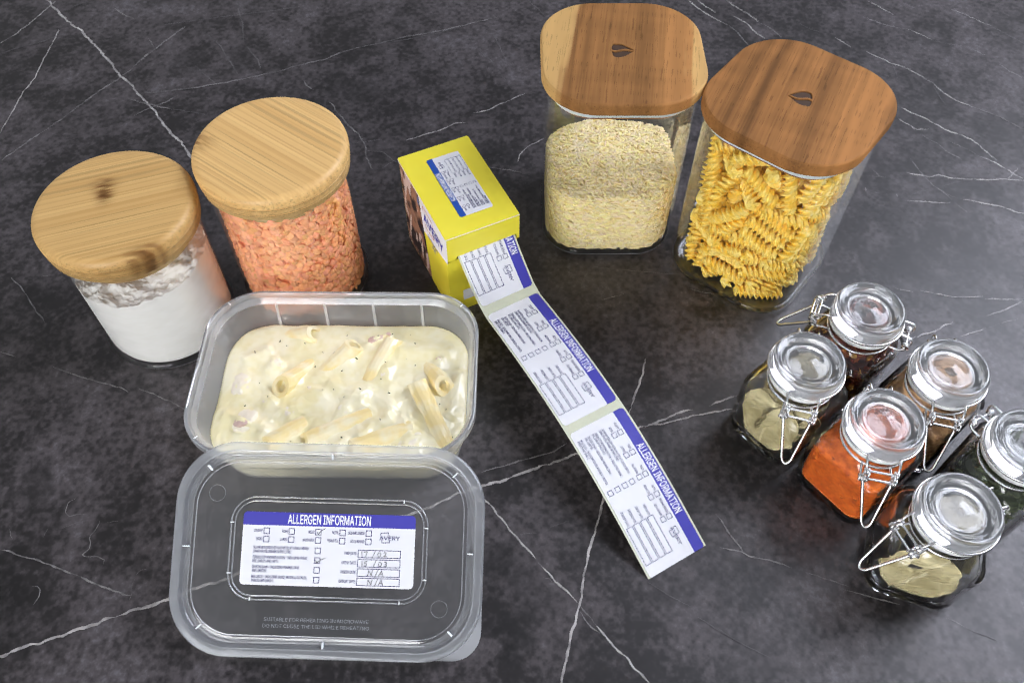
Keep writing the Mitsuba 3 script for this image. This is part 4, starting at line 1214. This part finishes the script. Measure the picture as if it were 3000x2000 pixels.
for a, b, r, w in [(.0563, .0288, .0145, .0009), (.0541, .0266, .0123, .0008)]:
    put('container_lid__raised_frame', bead(a, b, r, w, .0009), 'plastic_rim', 40, LMt)
put('container_lid__edge_bead', bead(LA - .0112, LB - .0112, .0255, .0008, .0006), 'plastic_rim', 40, LMt)
tabp = Polygon(rr(LA - .0002, LB - .0002, .0165, 12)).difference(Polygon(rr(LA - .0012, LB - .0012, .0335, 16))).intersection(sbox(.03, -.2, .2, -.01))
tabm = trimesh.creation.extrude_polygon(max(getattr(tabp, 'geoms', [tabp]), key=lambda g: g.area), .0009, engine='earcut'); tabm.apply_translation([0, 0, -.0052])
put('container_lid__tab', tabm, 'plastic_tab', False, LMt)
for x, y in ((-.0650, .0300), (.0640, -.0305)):
    put('container_lid__moulded_ring', tube([(x + .0046 * math.cos(a), y + .0046 * math.sin(a), .0002) for a in np.arange(40) * 2 * np.pi / 40], .00022, 6, True), 'plastic_rim', 40, LMt)
for x, y, ang, ln in [(0, LB - .0075, 90, 3.4), (-.0700, .0440, 135, 3.6), (.0705, .0435, 45, 3.6), (-(LA - .0075), 0, 0, 3.4), (LA - .0075, 0, 0, 3.4), (0, -(LB - .0075), 90, 3.4), (-.0700, -.0435, 45, 3.6), (.0705, -.0435, 135, 3.6),
                      (.0420, .0278, 90, 2.0), (.0415, -.0278, 90, 2.0), (-.0425, -.0278, 90, 2.0), (.0553, .0135, 0, 2.0), (.0553, -.0150, 0, 2.0), (-.0553, .0140, 0, 2.0), (-.0553, -.0140, 0, 2.0)]:
    inner = ln < 3
    b = box(-ln / 2 * mm, ln / 2 * mm, -.0003, .0003, .0001 if inner else -.0012, .0010 if inner else .0018)
    b.apply_transform(trimesh.transformations.rotation_matrix(math.radians(ang), [0, 0, 1])); b.apply_translation([x, y, 0])
    put('container_lid__moulded_mark', b, 'plastic_mark', False, LMt)
mat('moulded_letters', {'type': 'blendbsdf', 'weight': .34, 'a': {'type': 'thindielectric', 'int_ior': 1.49}, 'b': {'type': 'twosided', 'bsdf': {'type': 'diffuse', 'reflectance': rgb(.62, .66, .72)}}}, False)
tx = [at(text(s, .0019, False, 1, w), -.0045, y, centre=True) for s, w, y in (('SUITABLE FOR REHEATING IN MICROWAVE', .0585, -.0395), ('DO NOT CLOSE THE LID WHILE REHEATING', .0595, -.0430))]
tx = cat(tx); tx.apply_scale([1, 1, 1]); tx.apply_translation([0, 0, .0003])
put('container_lid__moulded_lettering', tx, 'moulded_letters', False, LMt)


def lidmap(x, y, h):
    return np.array([LX, LY, LZ]) + np.outer(x - .049, EX) + np.outer((y - .020) * 1.01, EY) + np.outer(h + .00025, EZ)


put_label('container_lid__label', lidmap, lab='allergen label with two ticks and handwritten dates', pen=True)

# ================================================================ SMALL CLIP-TOP SPICE JARS
BPR = [(.004, .003, .0016), (.0205, .0120, .0012), (.0215, .0120, .0001), (.0238, .0118, .0003), (.0252, .0115, .0022), (.0257, .0112, .0060), (.0258, .0110, .0130), (.0258, .0110, .0400), (.0258, .0110, .0438), (.0254, .0112, .0457), (.0243, .0117, .0470),
       (.0222, .0132, .0484), (.0204, .0162, .0503), (.0194, .0184, .0526), (.0187, .0187, .0546), (.0186, .0186, .0562), (.0196, .0196, .0574), (.0203, .0203, .0586), (.0204, .0204, .0600), (.0200, .0200, .0612), (.0190, .0190, .0620), (.0174, .0174, .0620), (.0166, .0166, .0612),
       (.0163, .0163, .0600), (.0162, .0162, .0546), (.0166, .0166, .0522), (.0180, .0150, .0492), (.0200, .0116, .0468), (.0222, .0098, .0448), (.0229, .0090, .0424), (.0231, .0088, .0400), (.0231, .0088, .0110), (.0226, .0086, .0075), (.0205, .0086, .0052), (.004, .003, .0048)]
KJ = 14
JBODY = mikit.ply(loft([ring(a, a, min(r, a), z, KJ) for a, r, z in BPR]), 'glass', 50)
LPR = [(0, .0592), (.0130, .0592), (.0146, .0597), (.0152, .0606), (.0153, .0648), (.0158, .0653), (.0200, .0653), (.0212, .0657), (.0216, .0668), (.0216, .0738), (.0213, .0756), (.0206, .0770), (.0196, .0777), (.0186, .0776), (.0176, .0770), (.0167, .0767),
       (.0160, .0766), (.0150, .0758), (.0138, .0749), (.0122, .0745), (.0100, .0747), (.0075, .0755), (.0050, .0763), (.0025, .0768), (0, .0769)]
JLID = mikit.ply(lathe(LPR, 96), 'milky_glass', 50)
JSEAL = mikit.ply(lathe([(.0166, .0621), (.0206, .0621), (.0213, .0628), (.0213, .0645), (.0206, .0652), (.0166, .0652)], 72, loop=True), 'seal_rubber', 40)
WR = .00074


def arcpts(r, z, a0, a1, n=48):
    return np.array([(r * math.cos(a), r * math.sin(a), z) for a in np.linspace(math.radians(a0), math.radians(a1), n)])


def coil(c, r, turns=1.6, pitch=.0018, n=26):
    a = np.linspace(0, turns * 2 * np.pi, n)
    return np.c_[c[0] + r * np.cos(a), c[1] + (np.arange(n) / n - .5) * pitch * turns, c[2] + r * np.sin(a)]


nw = [tube(arcpts(.0196, .0556, 0, 360, 73)[:-1], WR, 8, True)]
for s in (-1, 1):
    nw.append(tube(fillet([(.0160 if False else .0180, s * .0078, .0556), (.0240, s * .0086, .0556), (.0275, s * .0088, .0560)], .002), WR))
    nw.append(tube(coil((.0282, s * .0090, .0572), .0019), WR, 7))
NECKW = mikit.ply(cat(nw), 'steel_wire', 50)
lw = [tube(np.vstack([arcpts(.0224, .0690, 24, 336, 60)]), WR)]
a24 = math.radians(24)
for s in (-1, 1):
    p = np.array([.0224 * math.cos(a24), s * .0224 * math.sin(a24), .0690])
    lw.append(tube(fillet([p, p + [.0025, -s * .0001, -.0004], (.0262, s * .0086, .0665), (.0268, s * .0084, .0640)], .0015), WR))
    lw.append(tube(coil((.0270, s * .0080, .0632), .0017, 1.3), WR, 7))
LIDW = mikit.ply(cat(lw), 'steel_wire', 50)
bail = fillet([(.0272, -.0066, .0632), (.0305, -.0070, .0650), (.0312, -.0072, .0612), (.0312, .0072, .0612), (.0305, .0070, .0650), (.0272, .0066, .0632)], .0012)
BAIL = mikit.ply(cat([tube(bail, WR), tube([(.0272, -.0085, .0634), (.0272, 0, .0634), (.0272, .0085, .0634)], WR)]), 'steel_wire', 50)
lev = fillet([(.0288, -.0082, .0572), (.0298, -.0076, .0555), (.0462, -.0026, .0368), (.0480, 0, .0346), (.0462, .0026, .0368), (.0298, .0076, .0555), (.0288, .0082, .0572)], .0022)
LEV = mikit.ply(cat([tube(lev, .00086), tube(coil((.0296, -.0072, .0590), .0016, 1.4), WR, 7), tube(coil((.0296, .0072, .0590), .0016, 1.4), WR, 7), tube([(.0288, -.0086, .0574), (.0288, 0, .0574), (.0288, .0086, .0574)], WR)]), 'steel_wire', 50)
hg = []
for s in (-1, 1):
    hg.append(tube(fillet([(-.0196, s * .0070, .0560), (-.0250, s * .0074, .0565), (-.0285, s * .0074, .0590), (-.0280, s * .0072, .0615)], .002), WR))
    hg.append(tube(coil((-.0275, s * .0068, .0608), .0018, 1.6), WR, 7))
hg.append(tube(fillet([(-.0222, -.0056, .0690), (-.0290, -.0060, .0682), (-.0300, -.0060, .0640), (-.0278, -.0060, .0606), (-.0278, .0060, .0606), (-.0300, .0060, .0640), (-.0290, .0060, .0682), (-.0222, .0056, .0690)], .002), WR))
HINGE = mikit.ply(cat(hg), 'steel_wire', 50)

INN = [(.004, .003, .0051), (.0203, .0085, .0055), (.0223, .0084, .0078), (.0228, .0086, .0112), (.0228, .0086, .0400), (.0226, .0088, .0420), (.0218, .0096, .0444), (.0197, .0114, .0463), (.0177, .0148, .0487), (.0163, .0163, .0518), (.0159, .0159, .0546), (.0159, .0159, .0585)]


def fill(top, seed, amp=.0012, n=22):
    """a heap of powder inside a clip jar up to the height top"""
    prof = [p for p in INN if p[2] < top - .0015]
    nxt = next(p for p in INN if p[2] >= top - .0015)
    a0, a1 = prof[-1], nxt
    w = (top - a0[2]) / (a1[2] - a0[2])
    tp = [a0[0] + (a1[0] - a0[0]) * min(w, 1), a0[1] + (a1[1] - a0[1]) * min(w, 1)]
    rings = [ring(a, a, min(r, a), z, KJ) for a, r, z in prof]
    for s in np.linspace(1, .02, n):
        q = ring(tp[0] * s, tp[0] * s, min(tp[1], tp[0]) * s, 0, KJ)
        q[:, 2] = top - .0008 + amp * 2 * (meshkit.fbm(np.c_[q[:, :2] * 260, np.full(len(q), seed)], 3, seed) - .6)
        rings.append(q)
    return loft(rings)


def powder(c0, c1, speck, ks):
    def f(p, n, uv):
        k = fbm(p.x * 420, p.y * 420, p.z * 420, 3)
        j = smoothstep(.72, .8, fbm(p.x * 260 + 3, p.y * 260, p.z * 260, 2))
        return mix(mix(c0, c1, smoothstep(.25, .75, k)), speck, j * ks)
    return mikit.proc(f)


mat('paprika_powder', princ(powder((.52, .088, .009), (.68, .150, .018), (.14, .02, .01), .8), .85, specular=.15))
mat('brown_powder', princ(powder((.30, .150, .062), (.48, .27, .125), (.14, .06, .03), .6), .85, specular=.15))


def jar(x, y, yaw, lever, label, dz=0.0):
    j = num('clip_jar')
    tag(j, label, 'jar', 'small square clip-top glass jars')
    M = place(x, y, math.radians(yaw))
    W = place(x, y, math.radians(lever), dz)
    reuse(j + '__glass_body', JBODY, M)
    lid = reuse(j + '__lid', JLID, W)
    reuse(lid + '__seal', JSEAL, W)
    c = reuse(j + '__clip', LEV, W)
    reuse(c + '__latch_loop', BAIL, W)
    reuse(c + '__lid_wire', LIDW, W)
    reuse(c + '__neck_wire', NECKW, W)
    reuse(c + '__hinge', HINGE, W)
    return j, M


JS = [(.2199, .3211, 38, 156, 'clip-top jar of dark chilli flakes, nearest the spiral pasta jar'),
      (.1751, .2826, 40, -105, 'clip-top jar of bay leaves at the left end of the spice group'),
      (.2579, .2780, 40, -104, 'clip-top jar of brown ground spice behind the paprika jar'),
      (.2110, .2430, 39, -102, 'clip-top jar of bright orange paprika in the middle'),
      (.2868, .2291, 42, -62, 'clip-top jar of dark green dried herbs cut off by the right edge'),
      (.2364, .1891, 72, -159, 'clip-top jar of bay leaves nearest the camera, its wire lever pulled out')]
JM = [jar(x, y, a, l, t, .0012 if i == 5 else 0.0)[1] for i, (x, y, a, l, t) in enumerate(JS)]

put('paprika', fill(.0555, 4), 'paprika_powder', 40, JM[3]); tag('paprika', 'bright orange paprika powder inside a clip-top jar', 'spice', kind='stuff')
put('ground_spice', fill(.0500, 6), 'brown_powder', 40, JM[2]); tag('ground_spice', 'brown ground spice inside a clip-top jar', 'spice', kind='stuff')


def flakes(n, top, size, cols, seed, thick=.0004):
    r_ = np.random.default_rng(seed)
    P = r_.uniform([-.0226, -.0226, .0068], [.0226, .0226, top], (n * 3, 3))
    sd = sdf_rr(P[:, 0], P[:, 1], .0222, .0085)
    P = P[(sd < -.0012) & ((sd > -.006) | (P[:, 2] > top - .006)) & ((P[:, 2] < .044) | (np.hypot(P[:, 0], P[:, 1]) < .019))][:n]
    n = len(P)
    sd = sdf_rr(P[:, 0], P[:, 1], .0222, .0085)
    nr = np.c_[P[:, :2] / np.maximum(np.linalg.norm(P[:, :2], axis=1, keepdims=True), 1e-6), np.where(P[:, 2] > top - .006, 1.5, .1)]
    R = frame_from(nr, r_, .5)
    S = np.c_[r_.uniform(.5, 1.2, n) * size, r_.uniform(.4, .9, n) * size, np.full(n, thick)]
    mx = np.maximum(0, sd + np.minimum(S[:, 0], .0016) * .75)
    P[:, :2] *= (1 - mx / np.maximum(np.linalg.norm(P[:, :2], axis=1), 1e-4))[:, None]
    C = np.array(cols)[r_.integers(0, len(cols), n)] * r_.uniform(.7, 1.25, (n, 1))
    v = np.array([(1, .1, 0), (.4, .9, .3), (-.5, .8, 0), (-1, -.1, .2), (-.4, -.9, 0), (.6, -.7, -.2), (0, 0, 1.0), (0, 0, -1.0)])
    f = np.array([(i, (i + 1) % 6, 6) for i in range(6)] + [((i + 1) % 6, i, 7) for i in range(6)])
    m, c = grains((v, f), P, R, S, np.clip(C, 0, 1))
    return m, c


def put_flakes(key, JMx, top, size, cols, core_col, seed, n):
    m, c = flakes(n, top, size, cols, seed)
    k = fill(top - .004, seed, .0006, 10)
    kv = np.array(k.vertices); kv[:, :2] *= .82; kv[:, 2] = np.maximum(kv[:, 2], .0075)
    k = trimesh.Trimesh(kv, k.faces, process=False)
    a = cat([m, k])
    put(key, (np.array(a.vertices), np.array(a.faces)), 'herb', False, JMx, color=np.vstack([c, np.tile([core_col], (len(kv), 1))]))


put_flakes('chilli_flakes', JM[0], .0500, .0026, [(.11, .014, .008), (.16, .022, .010), (.075, .012, .010), (.20, .045, .012), (.13, .015, .008), (.46, .22, .045)], (.05, .010, .008), 5, 1600)
tag('chilli_flakes', 'dark red chilli flakes with yellow seeds inside a clip-top jar', 'spice', kind='stuff')
put_flakes('dried_herbs', JM[4], .0500, .0018, [(.045, .065, .022), (.065, .085, .030), (.09, .11, .045), (.035, .05, .018)], (.025, .035, .012), 6, 2200)
tag('dried_herbs', 'dark green dried herbs inside a clip-top jar', 'herbs', kind='stuff')


def leaf_col(p, n, uv):
    v = dr.abs(uv.y - .5)
    k = fbm(p.x * 180, p.y * 180, p.z * 180, 3)
    c = mix((.42, .35, .17), (.62, .54, .31), smoothstep(.25, .75, k))
    rib = smoothstep(.035, .015, v)
    side = smoothstep(.84, .95, noise((uv.x * 22 - v * 16), 3.0, 1.0))
    c = mix(c, (.70, .62, .40), dr.maximum(rib, .35 * side))
    return c


mat('bay_leaf', princ(mikit.proc(leaf_col), .62, specular=.3))


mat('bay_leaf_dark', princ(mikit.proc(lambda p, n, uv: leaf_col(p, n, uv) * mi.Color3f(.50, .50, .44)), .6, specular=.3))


def leaf_mesh(L, W, bend, curl, seed):
    nu, nv = 26, 11
    r_ = np.random.default_rng(seed)
    u, v = np.meshgrid(np.linspace(0, 1, nu), np.linspace(-1, 1, nv), indexing='ij')
    w = W / 2 * np.sin(np.pi * np.clip(u, .004, .996) ** .95) ** .5 * (1 + .05 * np.sin(u * 21 + seed))
    x, y = (u - .5) * L, v * w
    z = bend * (1 - (2 * u - 1) ** 2) + curl * (v * w / (W / 2)) ** 2 + .0007 * np.sin(u * 9 + v * 2 + seed) + .0004 * np.sin(v * 6 + u * 17)
    V = np.stack([x, y, z], -1).reshape(-1, 3)
    q = [(i * nv + k, (i + 1) * nv + k, (i + 1) * nv + k + 1, i * nv + k + 1) for i in range(nu - 1) for k in range(nv - 1)]
    f = np.array(q); f = np.vstack([f[:, [0, 1, 2]], f[:, [0, 2, 3]]])
    n = len(V)
    V2 = np.vstack([V, V - [0, 0, .00022]])
    uv = np.c_[u.ravel(), v.ravel() * .5 + .5]
    m = trimesh.Trimesh(V2, np.vstack([f, f[:, ::-1] + n]), process=False)
    return m, np.vstack([uv, uv])


def put_leaf(JMx, az, dist, z, lean, roll, L, W, bend, curl, seed, label):
    """a leaf standing in the jar: its face looks towards azimuth az, at the given distance from the axis"""
    m, uv = leaf_mesh(L, W, bend, curl, seed)
    Mx = JMx @ T().rotate([0, 0, 1], az) @ T().translate([dist, 0, z]) @ T().rotate([0, 1, 0], 90 + lean) @ T().rotate([0, 0, 1], roll)
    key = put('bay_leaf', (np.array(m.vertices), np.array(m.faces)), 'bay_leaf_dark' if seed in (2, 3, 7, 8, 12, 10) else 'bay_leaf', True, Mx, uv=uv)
    tag(key, label, 'leaf', 'bay leaves in clip jars')


A_, B_ = 'in the clip-top jar at the left end of the spice group', 'in the clip-top jar nearest the camera'
put_leaf(JM[1], 180, .0190, .0290, -5, 4, .0500, .040, .0012, -.0010, 1, 'broad pale bay leaf flat against the glass in the leftmost clip jar')
put_leaf(JM[1], 262, .0165, .0275, 4, -14, .0440, .028, .0012, -.001, 2, 'bay leaf behind the wire lever in the leftmost clip jar')
put_leaf(JM[1], 300, .0080, .0300, -12, 24, .0460, .026, .003, -.002, 3, 'tilted bay leaf in the middle of the leftmost clip jar')
put_leaf(JM[1], 20, .0130, .0290, 6, 10, .0440, .028, .002, -.002, 4, 'bay leaf at the back of the leftmost clip jar')
put_leaf(JM[1], 110, .0150, .0290, -6, -8, .0440, .026, .002, -.001, 5, 'bay leaf at the far left of the leftmost clip jar')
put_leaf(JM[1], 215, .0165, .0290, 3, -20, .0480, .034, .002, -.001, 11, 'second bay leaf just behind the front glass of the leftmost clip jar')
put_leaf(JM[5], 285, .0180, .0285, -3, 10, .0480, .036, .0015, -.001, 12, 'broad bay leaf against the front glass of the jar nearest the camera')
put_leaf(JM[5], 172, .0180, .0280, -5, -18, .0470, .038, .0015, -.001, 6, 'pale bay leaf at the left glass of the jar nearest the camera')
put_leaf(JM[5], 262, .0140, .0290, 6, 6, .0450, .034, .002, -.001, 7, 'leaning bay leaf in the middle of the jar nearest the camera')
put_leaf(JM[5], 240, .0040, .0310, -14, 30, .0460, .026, .003, -.002, 8, 'tilted bay leaf behind the lever of the jar nearest the camera')
put_leaf(JM[5], 330, .0150, .0290, 4, 12, .0440, .028, .002, -.002, 9, 'bay leaf at the right of the jar nearest the camera')
put_leaf(JM[5], 80, .0140, .0290, 4, -12, .0440, .028, .002, -.002, 10, 'bay leaf at the back of the jar nearest the camera')
